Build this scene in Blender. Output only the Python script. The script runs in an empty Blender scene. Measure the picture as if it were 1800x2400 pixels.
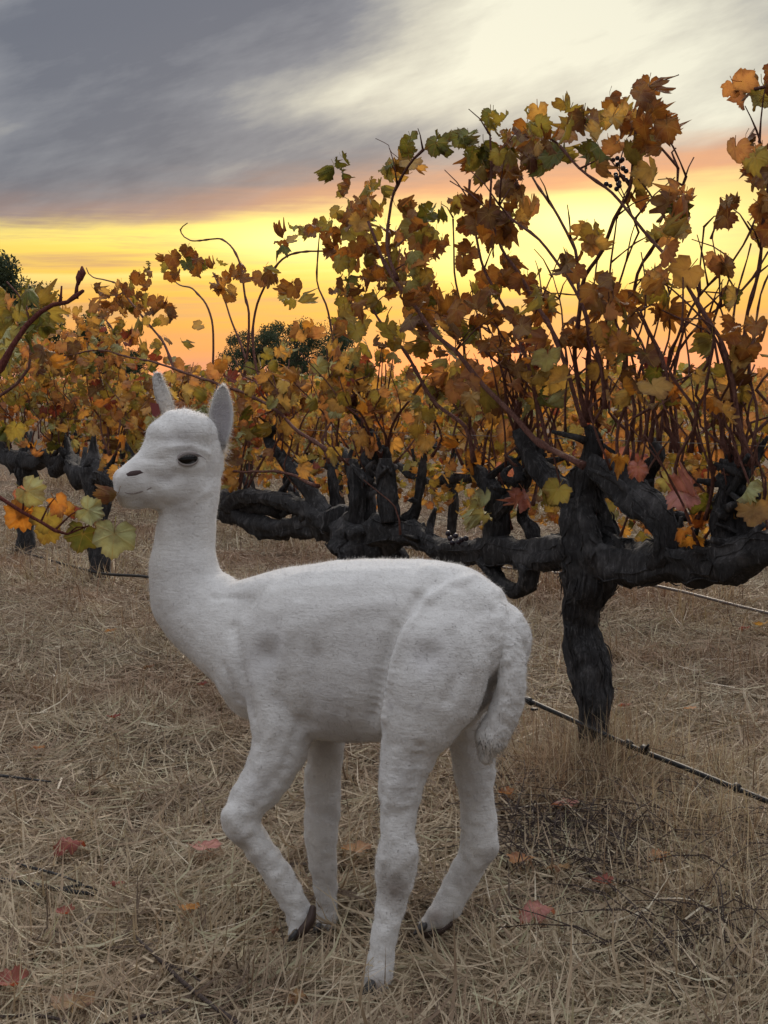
import bpy, bmesh, math, random
import numpy as np
from mathutils import Vector, Matrix, noise as mnoise
from mathutils.bvhtree import BVHTree
from mathutils.geometry import normal as _tri_normal

random.seed(11)
rng = np.random.default_rng(11)
scene = bpy.context.scene
COL = scene.collection
R = math.radians

# ------------------------------------------------------------------ camera
CAM_H = 1.0
PITCH = math.atan(300 / 3200)
F = 3200.0
cam_d = bpy.data.cameras.new("camera")
cam = bpy.data.objects.new("camera", cam_d)
COL.objects.link(cam)
cam.location = (0, 0, CAM_H)
cam.rotation_euler = (math.pi / 2 - PITCH, 0, 0)
cam_d.sensor_fit = 'VERTICAL'
cam_d.sensor_height = 36
cam_d.lens = 36 * F / 2400
cam_d.clip_start = 0.05
cam_d.clip_end = 6000
cam_d.dof.use_dof = False
scene.camera = cam

# ------------------------------------------------------------------ sky (world)
world = bpy.data.worlds.new("World")
scene.world = world
world.use_nodes = True
WN, WL = world.node_tree.nodes, world.node_tree.links
WN.clear()


class E:
    """tiny expression wrapper round Math nodes"""
    def __init__(s, nt, sock): s.nt, s.k = nt, sock
    def _op(s, op, *a, clamp=False):
        n = s.nt.nodes.new('ShaderNodeMath'); n.operation = op; n.use_clamp = clamp
        for i, v in enumerate((s,) + a):
            if isinstance(v, E): s.nt.links.new(v.k, n.inputs[i])
            else: n.inputs[i].default_value = v
        return E(s.nt, n.outputs[0])
    def __add__(s, o): return s._op('ADD', o)
    __radd__ = __add__
    def __sub__(s, o): return s._op('SUBTRACT', o)
    def __rsub__(s, o): return (s * -1) + o
    def __mul__(s, o): return s._op('MULTIPLY', o)
    __rmul__ = __mul__
    def __truediv__(s, o): return s._op('DIVIDE', o)
    def exp(s): return s._op('EXPONENT')
    def asin(s): return s._op('ARCSINE')
    def atan2(s, o): return s._op('ARCTAN2', o)
    def clamp(s): return s._op('ADD', 0.0, clamp=True)
    def sstep(s, a, b):
        n = s.nt.nodes.new('ShaderNodeMapRange'); n.interpolation_type = 'SMOOTHSTEP'
        s.nt.links.new(s.k, n.inputs['Value'])
        n.inputs['From Min'].default_value = a; n.inputs['From Max'].default_value = b
        return E(s.nt, n.outputs[0])
    def gauss(s, c, w):
        t = (s - c) / w
        return (t * t * -1.0).exp()


def vec(nt, x, y, z):
    n = nt.nodes.new('ShaderNodeCombineXYZ')
    for i, v in enumerate((x, y, z)):
        if isinstance(v, E): nt.links.new(v.k, n.inputs[i])
        else: n.inputs[i].default_value = v
    return n.outputs[0]


def noise_e(nt, v, scale, detail=5, rough=.55):
    n = nt.nodes.new('ShaderNodeTexNoise')
    nt.links.new(v, n.inputs['Vector'])
    n.inputs['Scale'].default_value = scale; n.inputs['Detail'].default_value = detail
    n.inputs['Roughness'].default_value = rough
    return E(nt, n.outputs[0]), n.outputs[1]


def mixc(nt, fac, a, b, mode='MIX'):
    n = nt.nodes.new('ShaderNodeMix'); n.data_type = 'RGBA'; n.blend_type = mode; n.clamp_factor = True
    for i, v in ((0, fac), (6, a), (7, b)):
        if isinstance(v, E): nt.links.new(v.k, n.inputs[i])
        elif isinstance(v, bpy.types.NodeSocket): nt.links.new(v, n.inputs[i])
        elif isinstance(v, tuple): n.inputs[i].default_value = (v + (1,))[:4]
        else: n.inputs[i].default_value = v
    return n.outputs[2]


def ramp(nt, fac, stops, interp='LINEAR'):
    n = nt.nodes.new('ShaderNodeValToRGB'); n.color_ramp.interpolation = interp
    el = n.color_ramp.elements
    while len(el) < len(stops): el.new(0.5)
    for e, (p, c) in zip(el, stops):
        e.position = p; e.color = (c + (1,))[:4]
    nt.links.new(fac.k if isinstance(fac, E) else fac, n.inputs[0])
    return n.outputs[0]


def build_sky():
    nt = world.node_tree
    tc = WN.new('ShaderNodeTexCoord')
    sep = WN.new('ShaderNodeSeparateXYZ'); WL.new(tc.outputs['Generated'], sep.inputs[0])
    x, y, z = (E(nt, sep.outputs[i]) for i in range(3))
    az = x.atan2(y) * 57.2958
    el = z.asin() * 57.2958
    # streaky cloud noise, slightly tilted, no seam (taken on the direction itself)
    zt = z - x * 0.30
    n1, _ = noise_e(nt, vec(nt, x, y, zt * 4.2), 3.4, 9, .60)
    n2, _ = noise_e(nt, vec(nt, x + 3.1, y * 1.0, zt * 5.0), 9.0, 8, .62)
    n3, _ = noise_e(nt, vec(nt, x - 1.7, y + 5.0, z * 16.0), 6.0, 6, .6)
    # --- clear gap along the horizon
    e2 = (el + (n3 - .5) * 1.6) / 12.0
    gap = ramp(nt, e2.clamp(), [
        (0.00, (.60, .25, .19)), (0.05, (.66, .25, .15)), (0.13, (.80, .31, .08)), (0.22, (.90, .41, .06)),
        (0.32, (.96, .50, .06)), (0.42, (1.02, .66, .07)), (0.50, (1.08, .84, .16)), (0.60, (1.0, .70, .20)), (1.0, (.8, .6, .35))])
    streak = n3.sstep(.50, .68) * el.gauss(4.2, 2.6) * .75
    gap = mixc(nt, streak, gap, (.55, .29, .13))
    n5, _ = noise_e(nt, vec(nt, x * .9 + 4.0, y, (z - x * .04) * 24.0), 2.6, 6, .55)
    gap = mixc(nt, n5.sstep(.50, .66) * el.gauss(4.6, 2.6) * .8, gap, (.62, .33, .15))
    gap = mixc(nt, n5.sstep(.48, .32) * el.gauss(5.4, 1.5) * .55, gap, (1.25, 1.05, .40))
    # brighter, paler patches near the hidden sun
    def glow(caz, cel, waz, wel, c, base):
        g = az.gauss(caz, waz) * el.gauss(cel, wel)
        return mixc(nt, g, base, c)
    gap = glow(9.0, 6.4, 4.5, 1.1, (1.5, 1.32, .52), gap)
    gap = glow(7.0, 5.2, 9.0, 1.15, (1.35, 1.05, .32), gap)
    gap = glow(-3.6, 5.9, 3.5, .8, (1.35, 1.12, .35), gap)
    gap = glow(2.3, .8, 3.2, .6, (1.15, .30, .10), gap)
    gap = glow(11.0, 1.0, 7.0, .9, (1.0, .34, .16), gap)
    gap = glow(-10.0, .9, 1.2, .7, (1.1, .35, .12), gap)
    # --- cloud deck
    light = (az.gauss(8.5, 8.5) * el.gauss(13.6, 3.1) * 1.15 + az.gauss(-1.5, 4.8) * el.gauss(11.5, 1.3) * .42
             + az.gauss(14, 6) * el.gauss(10.3, 1.6) * .55 + az.gauss(-17, 3.2) * el.gauss(15.6, 1.8) * .45
             + az.gauss(-16.5, 2.2) * el.gauss(11.6, 1.6) * .25
             + el.sstep(17, 40) * .75 + (1.0 - az.gauss(0, 38)) * .62)
    n4, _ = noise_e(nt, vec(nt, x * 1.0 + 9.0, y, zt * 2.0), 7.0, 6, .58)
    L = light + (n1 - .5) * 1.15 + (n2 - .5) * .55 + (n4 - .5) * 1.0 + .03
    deck = ramp(nt, L.clamp(), [(0.0, (.118, .134, .176)), (0.22, (.185, .20, .238)), (.45, (.345, .345, .335)),
                                (.7, (.58, .56, .47)), (1.0, (.80, .78, .63))])
    deck = mixc(nt, el.sstep(16, 42), deck, mixc(nt, n1, (.92, .97, 1.08), (1.35, 1.42, 1.54)))
    # warm underside just above the edge of the deck
    edge = az * .07 + 7.3 + az.gauss(-1, 5) * .25
    up = el - edge + (n1 - .5) * 2.2 + (n3 - .5) * 1.3
    sunside = az.gauss(2, 42)
    warm = (up.gauss(.35, .95)) * sunside * (az.sstep(-14, 8) * .75 + .28)
    deck = mixc(nt, warm, deck, (.78, .36, .17))
    cov = up.sstep(-.45, .65)
    skyc = mixc(nt, cov, gap, deck)
    # away from the sunset the gap closes and the deck runs down to the horizon
    far_deck = ramp(nt, (L * .8 + .15).clamp(), [(0, (.15, .155, .18)), (1, (.33, .33, .345))])
    far_deck = mixc(nt, el.sstep(22, 55), far_deck, mixc(nt, n1, (.92, .97, 1.08), (1.35, 1.42, 1.54)))
    skyc = mixc(nt, (1.0 - sunside) * 1.0, skyc, far_deck)
    # physical twilight sky shining through faintly
    st = WN.new('ShaderNodeTexSky'); st.sky_type = 'NISHITA'; st.sun_disc = False
    st.sun_elevation = R(7); st.sun_rotation = R(3)
    skyc = mixc(nt, .06, skyc, st.outputs[0], 'ADD') if False else skyc
    b1 = WN.new('ShaderNodeBackground'); WL.new(skyc, b1.inputs[0]); b1.inputs[1].default_value = 1.0
    b2 = WN.new('ShaderNodeBackground'); WL.new(st.outputs[0], b2.inputs[0]); b2.inputs[1].default_value = 0.004
    ad = WN.new('ShaderNodeAddShader'); WL.new(b1.outputs[0], ad.inputs[0]); WL.new(b2.outputs[0], ad.inputs[1])
    out = WN.new('ShaderNodeOutputWorld'); WL.new(ad.outputs[0], out.inputs[0])
build_sky()
world.cycles.sampling_method = 'MANUAL'
world.cycles.sample_map_resolution = 512

sun_d = bpy.data.lights.new("sun", 'SUN'); sun = bpy.data.objects.new("sun", sun_d); COL.objects.link(sun)
sun_d.energy = 2.5; sun_d.angle = R(20); sun_d.color = (1, .86, .70)
SUN_EL, SUN_AZ = R(26), R(7)
sd = Vector((math.sin(SUN_AZ) * math.cos(SUN_EL), math.cos(SUN_AZ) * math.cos(SUN_EL), math.sin(SUN_EL)))
sun.rotation_euler = sd.to_track_quat('Z', 'Y').to_euler()

vs = scene.view_settings
vs.view_transform = 'Standard'; vs.look = 'None'; vs.exposure = 0.12; vs.gamma = 1.0; vs.use_curve_mapping = False
scene.render.film_transparent = False
scene.cycles.max_bounces = 6
scene.cycles.diffuse_bounces = 3
scene.cycles.transmission_bounces = 3
scene.cycles.transparent_max_bounces = 4
scene.cycles.sample_clamp_indirect = 4
scene.cycles.use_denoising = True

# ------------------------------------------------------------------ helpers
FWD = Vector((0, math.cos(PITCH), -math.sin(PITCH)))
UP = Vector((0, math.sin(PITCH), math.cos(PITCH)))
RT = Vector((1, 0, 0))
CAM = Vector((0, 0, CAM_H))
HAZE = None


def ray(px, py):
    return FWD + RT * ((px - 900) / F) + UP * (-(py - 1200) / F)


def P(px, py, Z):
    """world point seen at photo pixel (px, py) at camera depth Z"""
    return CAM + ray(px, py) * Z


def G(px, py, z=0.0):
    d = ray(px, py)
    return CAM + d * ((z - CAM_H) / d.z)


ROW = Vector((-math.sin(R(30.7)), math.cos(R(30.7)), 0))     # along the vine rows, going away
NRM = Vector((math.cos(R(30.7)), math.sin(R(30.7)), 0))      # across the rows
MAIN = G(1395, 1795)
MAIN.z = 0
ROW_A = MAIN.dot(NRM)
ROW_STEP = 1.9


def PR(px, py, off=0.0, row=None):
    """point of the vertical plane of a vine row (row A by default) seen at a pixel; off = shift across the rows"""
    d = ray(px, py)
    n = (ROW_A if row is None else row) + off
    return CAM + d * (n / d.dot(NRM))


def ground_z(x, y):
    d2 = (x - MAIN.x) ** 2 + (y - MAIN.y) ** 2
    return .055 * math.exp(-d2 / .05) + 0.012 * mnoise.noise(Vector((x * 1.7, y * 1.7, 0))) + 0.008 * mnoise.noise(Vector((x * 5, y * 5, 4)))


def mat(name):
    m = bpy.data.materials.new(name); m.use_nodes = True
    nt = m.node_tree
    return m, nt, nt.nodes['Principled BSDF']


def setp(b, **k):
    names = dict(base='Base Color', rough='Roughness', spec='Specular IOR Level', sheen='Sheen Weight', metal='Metallic', coat='Coat Weight')
    for a, v in k.items():
        b.inputs[names[a]].default_value = (v + (1,))[:4] if isinstance(v, tuple) else v


def bump(nt, b, height, strength=.5, dist=.01):
    n = nt.nodes.new('ShaderNodeBump'); n.inputs['Strength'].default_value = strength; n.inputs['Distance'].default_value = dist
    nt.links.new(height.k if isinstance(height, E) else height, n.inputs['Height'])
    nt.links.new(n.outputs[0], b.inputs['Normal'])


def objcoord(nt):
    return nt.nodes.new('ShaderNodeTexCoord').outputs['Object']


def mapv(nt, v, sc):
    n = nt.nodes.new('ShaderNodeMapping'); nt.links.new(v, n.inputs['Vector']); n.inputs['Scale'].default_value = sc
    return n.outputs[0]


def attr(nt, name):
    n = nt.nodes.new('ShaderNodeAttribute'); n.attribute_name = name
    return E(nt, n.outputs['Fac'])


def add_translucent(nt, b, color, w):
    tr = nt.nodes.new('ShaderNodeBsdfTranslucent'); nt.links.new(color, tr.inputs['Color'])
    mx = nt.nodes.new('ShaderNodeMixShader'); mx.inputs[0].default_value = w
    nt.links.new(b.outputs[0], mx.inputs[1]); nt.links.new(tr.outputs[0], mx.inputs[2])
    nt.links.new(mx.outputs[0], nt.nodes['Material Output'].inputs['Surface'])


# ------------------------------------------------------------------ materials
def m_leaf(name, stops, trans=.5, spot=(.36, .24, .04)):
    m, nt, b = mat(name)
    oi = nt.nodes.new('ShaderNodeObjectInfo')
    rnd = E(nt, oi.outputs['Random']) + attr(nt, 'rnd')
    rnd = rnd._op('FRACT')
    col = ramp(nt, rnd, stops)
    oc = objcoord(nt)
    off = nt.nodes.new('ShaderNodeVectorMath'); off.operation = 'ADD'
    nt.links.new(oc, off.inputs[0]); nt.links.new(vec(nt, rnd * 31.0, rnd * 17.0, rnd * 7.0), off.inputs[1])
    n, _ = noise_e(nt, off.outputs[0], 28, 4, .6)
    n2, _ = noise_e(nt, off.outputs[0], 90, 3, .6)
    col = mixc(nt, n.sstep(.42, .75) * .55, col, (.13, .045, .015))
    col = mixc(nt, n.sstep(.62, .38) * .25, col, spot)
    edge = attr(nt, 'edge')
    col = mixc(nt, (edge * 1.3 + (n - .5) * 1.2 - .55).clamp() * .6, col, (.10, .035, .015))
    vein = attr(nt, 'vein')
    col = mixc(nt, vein.sstep(.62, 1.0) * .45, col, (.42, .27, .09))
    nt.links.new(col, b.inputs['Base Color'])
    setp(b, rough=.62, spec=.3)
    bump(nt, b, n2 + n * 1.5 + vein * .6, .5, .004)
    add_translucent(nt, b, mixc(nt, 1.0, col, (1.25, 1.0, .58), 'MULTIPLY'), trans)
    return m


LM = {
    'gold': m_leaf('leaf_gold', [(0, (.62, .42, .13)), (.3, (.62, .33, .11)), (.6, (.54, .43, .14)), (.85, (.50, .27, .12)), (1, (.62, .42, .13))]),
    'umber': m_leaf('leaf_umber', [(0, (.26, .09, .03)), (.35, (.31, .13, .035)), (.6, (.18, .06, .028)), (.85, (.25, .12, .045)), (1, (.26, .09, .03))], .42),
    'rust': m_leaf('leaf_rust', [(0, (.48, .22, .11)), (.35, (.54, .28, .13)), (.6, (.36, .15, .08)), (.85, (.46, .26, .15)), (1, (.48, .22, .11))]),
    'olive': m_leaf('leaf_olive', [(0, (.28, .27, .065)), (.4, (.38, .33, .09)), (.7, (.29, .21, .055)), (1, (.28, .27, .065))], .42),
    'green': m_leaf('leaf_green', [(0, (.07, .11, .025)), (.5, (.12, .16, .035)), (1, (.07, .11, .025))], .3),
    'lime': m_leaf('leaf_lime', [(0, (.38, .42, .21)), (.5, (.42, .42, .20)), (1, (.38, .42, .21))], .3, (.46, .42, .16)),
    'orange': m_leaf('leaf_orange', [(0, (.55, .23, .04)), (.5, (.58, .29, .06)), (1, (.50, .16, .06))]),
    'red': m_leaf('leaf_red', [(0, (.26, .06, .045)), (.5, (.32, .10, .075)), (.8, (.15, .035, .03)), (1, (.26, .06, .045))], .42, (.25, .05, .05)),
    'pink': m_leaf('leaf_pink', [(0, (.50, .21, .18)), (.5, (.46, .16, .14)), (1, (.50, .21, .18))], .42, (.56, .34, .28)),
    'brown': m_leaf('leaf_brown', [(0, (.13, .06, .035)), (.5, (.20, .10, .05)), (1, (.09, .035, .025))], .25),
}


def m_bark(name, c0, c1, c2, stretch=(30, 30, 7)):
    m, nt, b = mat(name)
    v = mapv(nt, objcoord(nt), stretch)
    n, _ = noise_e(nt, v, 3.0, 8, .7)
    n2, _ = noise_e(nt, objcoord(nt), 9.0, 4, .6)
    col = ramp(nt, n, [(.3, c0), (.55, c1), (.72, c2)])
    col = mixc(nt, n2.sstep(.52, .72) * .6, col, c2)
    nt.links.new(col, b.inputs['Base Color']); setp(b, rough=.85, spec=.25)
    bump(nt, b, n, 1.0, .02)
    return m


M_BARK = m_bark('old_vine_bark', (.020, .019, .019), (.055, .052, .053), (.19, .18, .18))
M_TREE = m_bark('tree_bark', (.04, .03, .025), (.08, .065, .05), (.13, .11, .09))
M_CANE = m_bark('cane_bark', (.11, .048, .038), (.24, .105, .08), (.36, .20, .145), (60, 60, 20))
M_CANE_RED = m_bark('red_cane_bark', (.12, .03, .025), (.22, .06, .045), (.34, .12, .08), (60, 60, 20))
M_TWIG = m_bark('dry_twig', (.05, .03, .028), (.12, .085, .075), (.25, .20, .17), (60, 60, 20))


def m_simple(name, base, rough=.6, spec=.4, **k):
    m, nt, b = mat(name)
    n, _ = noise_e(nt, objcoord(nt), 40, 4, .6)
    nt.links.new(mixc(nt, n * .5, base, tuple(c * .55 for c in base)), b.inputs['Base Color'])
    setp(b, rough=rough, spec=spec, **k)
    return m


M_HOSE = m_simple('hose_black_plastic', (.012, .012, .013), .55, .25)
M_HOSE_DUSTY = m_simple('hose_dusty_plastic', (.16, .13, .115), .45, .5)
M_WIRE = m_simple('wire_galvanised', (.32, .30, .28), .5, .5, metal=.6)
M_GRAPE = m_simple('dark_grape', (.018, .010, .020), .35, .5)
M_EYE = m_simple('eye_dark', (.006, .0045, .004), .12, .4)
M_LID = m_simple('eyelid_skin', (.30, .26, .24), .8, .1)
M_NOSTRIL = m_simple('nostril_dark', (.065, .042, .040), .8, .15)
M_PAD = m_simple('foot_pad', (.075, .05, .042), .7, .25)
M_NAIL = m_simple('toe_nail', (.045, .04, .038), .45, .4)
M_TAG = m_simple('ear_tag', (.17, .03, .025), .5, .4)
M_MOUTH = m_simple('mouth_line', (.27, .23, .21), .8, .2)


def m_wool(name, fur=False):
    m, nt, b = mat(name)
    oc = objcoord(nt)
    n, _ = noise_e(nt, oc, 9, 5, .6)
    n2, _ = noise_e(nt, oc, 38, 5, .65)
    n3, _ = noise_e(nt, oc, 260, 3, .7)
    col = mixc(nt, n.sstep(.40, .68) * .38, (.63, .605, .575), (.50, .475, .455))
    col = mixc(nt, n2.sstep(.52, .74) * .16, col, (.45, .42, .40))
    col = mixc(nt, n3.sstep(.5, .7) * .08, col, (.42, .39, .37))
    col = mixc(nt, (attr(nt, 'dirt_and_dark') * 1.0).clamp(), col, (.20, .155, .125))
    col = mixc(nt, (attr(nt, 'skin_and_shade') * (n2 * .85 + .12)).clamp(), col, (.30, .275, .28))
    nt.links.new(col, b.inputs['Base Color'])
    setp(b, rough=.95, spec=.1, sheen=.5)
    b.inputs['Sheen Roughness'].default_value = .5
    if not fur:
        nw, _ = noise_e(nt, mapv(nt, oc, (26, 26, 120)), 1.6, 4, .6)
        bump(nt, b, n3 * .4 + n2 + nw * .5, .5, .006)
    else:
        # thin fibres: about half the light is scattered back, half goes through
        c2 = mixc(nt, 1.0, col, (.82, .82, .82), 'MULTIPLY')
        df = nt.nodes.new('ShaderNodeBsdfDiffuse'); tr = nt.nodes.new('ShaderNodeBsdfTranslucent'); ad = nt.nodes.new('ShaderNodeAddShader')
        nt.links.new(c2, df.inputs['Color']); nt.links.new(c2, tr.inputs['Color'])
        nt.links.new(df.outputs[0], ad.inputs[0]); nt.links.new(tr.outputs[0], ad.inputs[1])
        nt.links.new(ad.outputs[0], nt.nodes['Material Output'].inputs['Surface'])
    return m


M_WOOL = m_wool('wool')
M_FUR = m_wool('wool_fuzz', True)
M_EARIN = m_simple('ear_inside', (.27, .23, .225), .9, .1)


def m_straw(name, stops, trans=.25):
    m, nt, b = mat(name)
    rnd = attr(nt, 'rnd')
    n, _ = noise_e(nt, objcoord(nt), .9, 4, .6)
    col = ramp(nt, rnd, stops)
    sy = nt.nodes.new('ShaderNodeSeparateXYZ'); nt.links.new(objcoord(nt), sy.inputs[0])
    dist = E(nt, sy.outputs[1]).sstep(2.6, 4.2)
    nb, _ = noise_e(nt, objcoord(nt), 3.2, 5, .6)
    col = mixc(nt, nb.sstep(.52, .70) * .40, col, (.12, .08, .05))
    col = mixc(nt, 1.0, col, (1.13, 1.11, 1.09), 'MULTIPLY')
    col = mixc(nt, n.sstep(.42, .68) * (dist * .4 + .2), col, (.26, .135, .08))
    nt.links.new(col, b.inputs['Base Color']); setp(b, rough=.6, spec=.3)
    add_translucent(nt, b, col, trans)
    return m


M_STRAW = m_straw('straw', [(0, (.055, .038, .028)), (.14, (.18, .125, .082)), (.35, (.36, .27, .18)), (.58, (.29, .235, .155)), (.76, (.50, .41, .29)),
                            (.90, (.35, .335, .21)), (1, (.74, .65, .52))])
M_GRASS = m_straw('dry_grass', [(0, (.07, .045, .03)), (.2, (.16, .10, .06)), (.42, (.33, .235, .145)), (.6, (.43, .33, .21)), (.8, (.26, .22, .12)), (1, (.60, .52, .38))], .3)


def m_ground():
    m, nt, b = mat('soil')
    oc = objcoord(nt)
    n, _ = noise_e(nt, oc, 22, 8, .7)
    n2, _ = noise_e(nt, oc, 1.2, 5, .6)
    n3, _ = noise_e(nt, mapv(nt, oc, (1, 3, 1)), 80, 4, .7)
    col = ramp(nt, n, [(.3, (.035, .024, .018)), (.5, (.085, .058, .04)), (.7, (.18, .125, .08))])
    col = mixc(nt, n3.sstep(.5, .7) * .6, col, (.32, .25, .16))
    col = mixc(nt, n2.sstep(.45, .65) * .4, col, (.16, .09, .055))
    nt.links.new(col, b.inputs['Base Color']); setp(b, rough=.95, spec=.1)
    bump(nt, b, n + n3 * .5, .9, .02)
    return m


M_GROUND = m_ground()


def m_foliage(name, stops):
    m, nt, b = mat(name)
    rnd = attr(nt, 'rnd')
    col = ramp(nt, rnd, stops)
    nt.links.new(col, b.inputs['Base Color']); setp(b, rough=.7, spec=.2)
    add_translucent(nt, b, col, .3)
    return m


M_TREELEAF = m_foliage('tree_foliage', [(0, (.025, .035, .018)), (.5, (.045, .058, .026)), (1, (.075, .085, .035))])


# ------------------------------------------------------------------ object builders
def link(o, parent=None):
    COL.objects.link(o)
    if parent is not None: o.parent = parent
    return o


def props(o, label=None, cat=None, group=None, kind=None):
    if label: o['label'] = label
    if cat: o['category'] = cat
    if group: o['group'] = group
    if kind: o['kind'] = kind
    return o


def empty(name, loc, label, cat, group=None):
    o = bpy.data.objects.new(name, None); o.location = loc; o.empty_display_size = .1
    link(o)
    return props(o, label, cat, group)


def mesh_obj(name, verts, faces, m, parent=None, smooth=True, base=None):
    """verts are world points; the object sits at base (parent's origin by default)"""
    org = Vector((0, 0, 0))
    if parent is not None:
        org = Vector(parent.location)
        if parent.parent is not None: org = org + Vector(parent.parent.location)
    loc = org if base is None else Vector(base)
    me = bpy.data.meshes.new(name)
    me.from_pydata([tuple(Vector(v) - loc) for v in verts], [], faces)
    if smooth:
        me.polygons.foreach_set('use_smooth', [True] * len(me.polygons))
    me.materials.append(m)
    o = bpy.data.objects.new(name, me)
    o.location = loc - org if parent is not None else loc
    return link(o, parent)


def catmull(pts, rad, step):
    pts = [Vector(p) for p in pts]
    if len(pts) == 2: pts = [pts[0], (pts[0] + pts[1]) / 2, pts[1]]; rad = [rad[0], (rad[0] + rad[1]) / 2, rad[1]]
    q = [pts[0] * 2 - pts[1]] + pts + [pts[-1] * 2 - pts[-2]]
    op, orr = [], []
    for i in range(1, len(q) - 2):
        p0, p1, p2, p3 = q[i - 1], q[i], q[i + 1], q[i + 2]
        n = max(1, int((p2 - p1).length / step))
        for k in range(n):
            t = k / n
            op.append(.5 * ((2 * p1) + (p2 - p0) * t + (2 * p0 - 5 * p1 + 4 * p2 - p3) * t * t + (3 * p1 - p0 - 3 * p2 + p3) * t ** 3))
            s = t * t * (3 - 2 * t)
            orr.append(rad[i - 1] * (1 - s) + rad[i] * s)
    op.append(pts[-1]); orr.append(rad[-1])
    return op, orr


def tube(pts, rad, segs=8, step=.03, knob=0., ridge=0., seed=0., cap=True, nodes=0., wob=0., strips=0):
    """swept tube with uneven bark: returns verts, faces"""
    p, r = catmull(pts, rad, step)
    V, Fc = [], []
    ref = None
    n = len(p)
    acc = 0.
    for i in range(n):
        t = (p[min(i + 1, n - 1)] - p[max(i - 1, 0)])
        if t.length < 1e-9: t = Vector((0, 0, 1))
        t.normalize()
        if ref is None:
            ref = t.orthogonal().normalized()
        ref = (ref - t * ref.dot(t))
        if ref.length < 1e-6: ref = t.orthogonal()
        ref.normalize()
        b = t.cross(ref)
        if i: acc += (p[i] - p[i - 1]).length
        rr = r[i]
        if nodes:
            ph = (acc / nodes) % 1.0
            if ph < .16: rr *= 1.45
        c = p[i]
        if wob:
            c = c + Vector((mnoise.noise(Vector((acc * 7, seed, 1))), mnoise.noise(Vector((acc * 7, seed, 5))), mnoise.noise(Vector((acc * 7, seed, 9))))) * wob
        for k in range(segs):
            a = 2 * math.pi * k / segs
            d = ref * math.cos(a) + b * math.sin(a)
            q = rr
            if knob: q *= 1 + knob * mnoise.noise(c * 11 + d * .9 + Vector((seed, 0, 0))) + knob * .5 * mnoise.noise(c * 30 + d * 1.6 + Vector((0, seed, 0)))
            if knob > .2: q *= 1 + .10 * mnoise.noise(c * 55 + d * 2 + Vector((0, 0, seed)))
            if ridge: q *= 1 + ridge * mnoise.noise(Vector((math.cos(a) * 2.6, math.sin(a) * 2.6, acc * 5 + seed)))
            V.append(c + d * q)
    for i in range(n - 1):
        for k in range(segs):
            k2 = (k + 1) % segs
            Fc.append((i * segs + k, i * segs + k2, (i + 1) * segs + k2, (i + 1) * segs + k))
    if cap:
        V.append(p[0]); V.append(p[-1])
        a, z = len(V) - 2, len(V) - 1
        for k in range(segs):
            k2 = (k + 1) % segs
            Fc.append((a, k2, k)); Fc.append((z, (n - 1) * segs + k, (n - 1) * segs + k2))
    # loose fibrous strips of bark lying along the wood
    rs = random.Random(int(seed * 1000))
    for q in range(strips):
        if n < 5: break
        ln = rs.randint(4, max(5, min(22, n - 1))); i0 = rs.randint(0, max(0, n - ln - 1)); k = rs.randrange(segs); dr = 0
        path, rr = [], []
        for i in range(i0, min(n, i0 + ln)):
            c = p[i]; o = V[i * segs + (k + dr) % segs]
            f = (i - i0) / max(1, ln - 1)
            lift = 1.0 + (.09 * (1 - f) ** 4 + .07 * f ** 5) * rs.uniform(.3, 2.0)
            path.append(c + (o - c) * lift); rr.append(max(.0009, r[i] * rs.uniform(.035, .085) * (.35 + .65 * math.sin(math.pi * min(1, max(0, f))))))
            if rs.random() < .16: dr += rs.choice((-1, 1))
        if len(path) > 2:
            v2, f2 = tube(path, rr, 4, .05, cap=False)
            b = len(V); V.extend(v2); Fc.extend([tuple(j + b for j in f) for f in f2])
    return V, Fc


def merge(parts):
    V, Fc = [], []
    for v, f in parts:
        o = len(V); V.extend(v); Fc.extend([tuple(i + o for i in q) for q in f])
    return V, Fc


# ------------------------------------------------------------------ ground
def build_ground():
    xs = np.concatenate([[-3000, -800, -200, -60, -25, -12], np.linspace(-6, 5, 111), [9, 16, 30, 60, 200, 800, 3000]])
    ys = np.concatenate([[-3000, -500, -80, -15, -4], np.linspace(-1, 12, 131), [14, 17, 22, 30, 45, 80, 200, 800, 4000]])
    V = [(x, y, ground_z(x, y) if (-7 < x < 6 and -2 < y < 13) else -0.01) for y in ys for x in xs]
    nx = len(xs)
    Fc = [(j * nx + i, j * nx + i + 1, (j + 1) * nx + i + 1, (j + 1) * nx + i) for j in range(len(ys) - 1) for i in range(nx - 1)]
    o = mesh_obj('ground', V, Fc, M_GROUND)
    props(o, 'brown soil under the straw', None, None, 'structure')
build_ground()


def pile(x, y):
    """height of the straw litter"""
    a = 0.016 + 0.014 * (np.sin(x * 2.3 + 1.0) * np.sin(y * 1.9)) + 0.012 * np.sin(x * 5.1 + y * 3.7)
    return np.maximum(a, .002)


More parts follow.
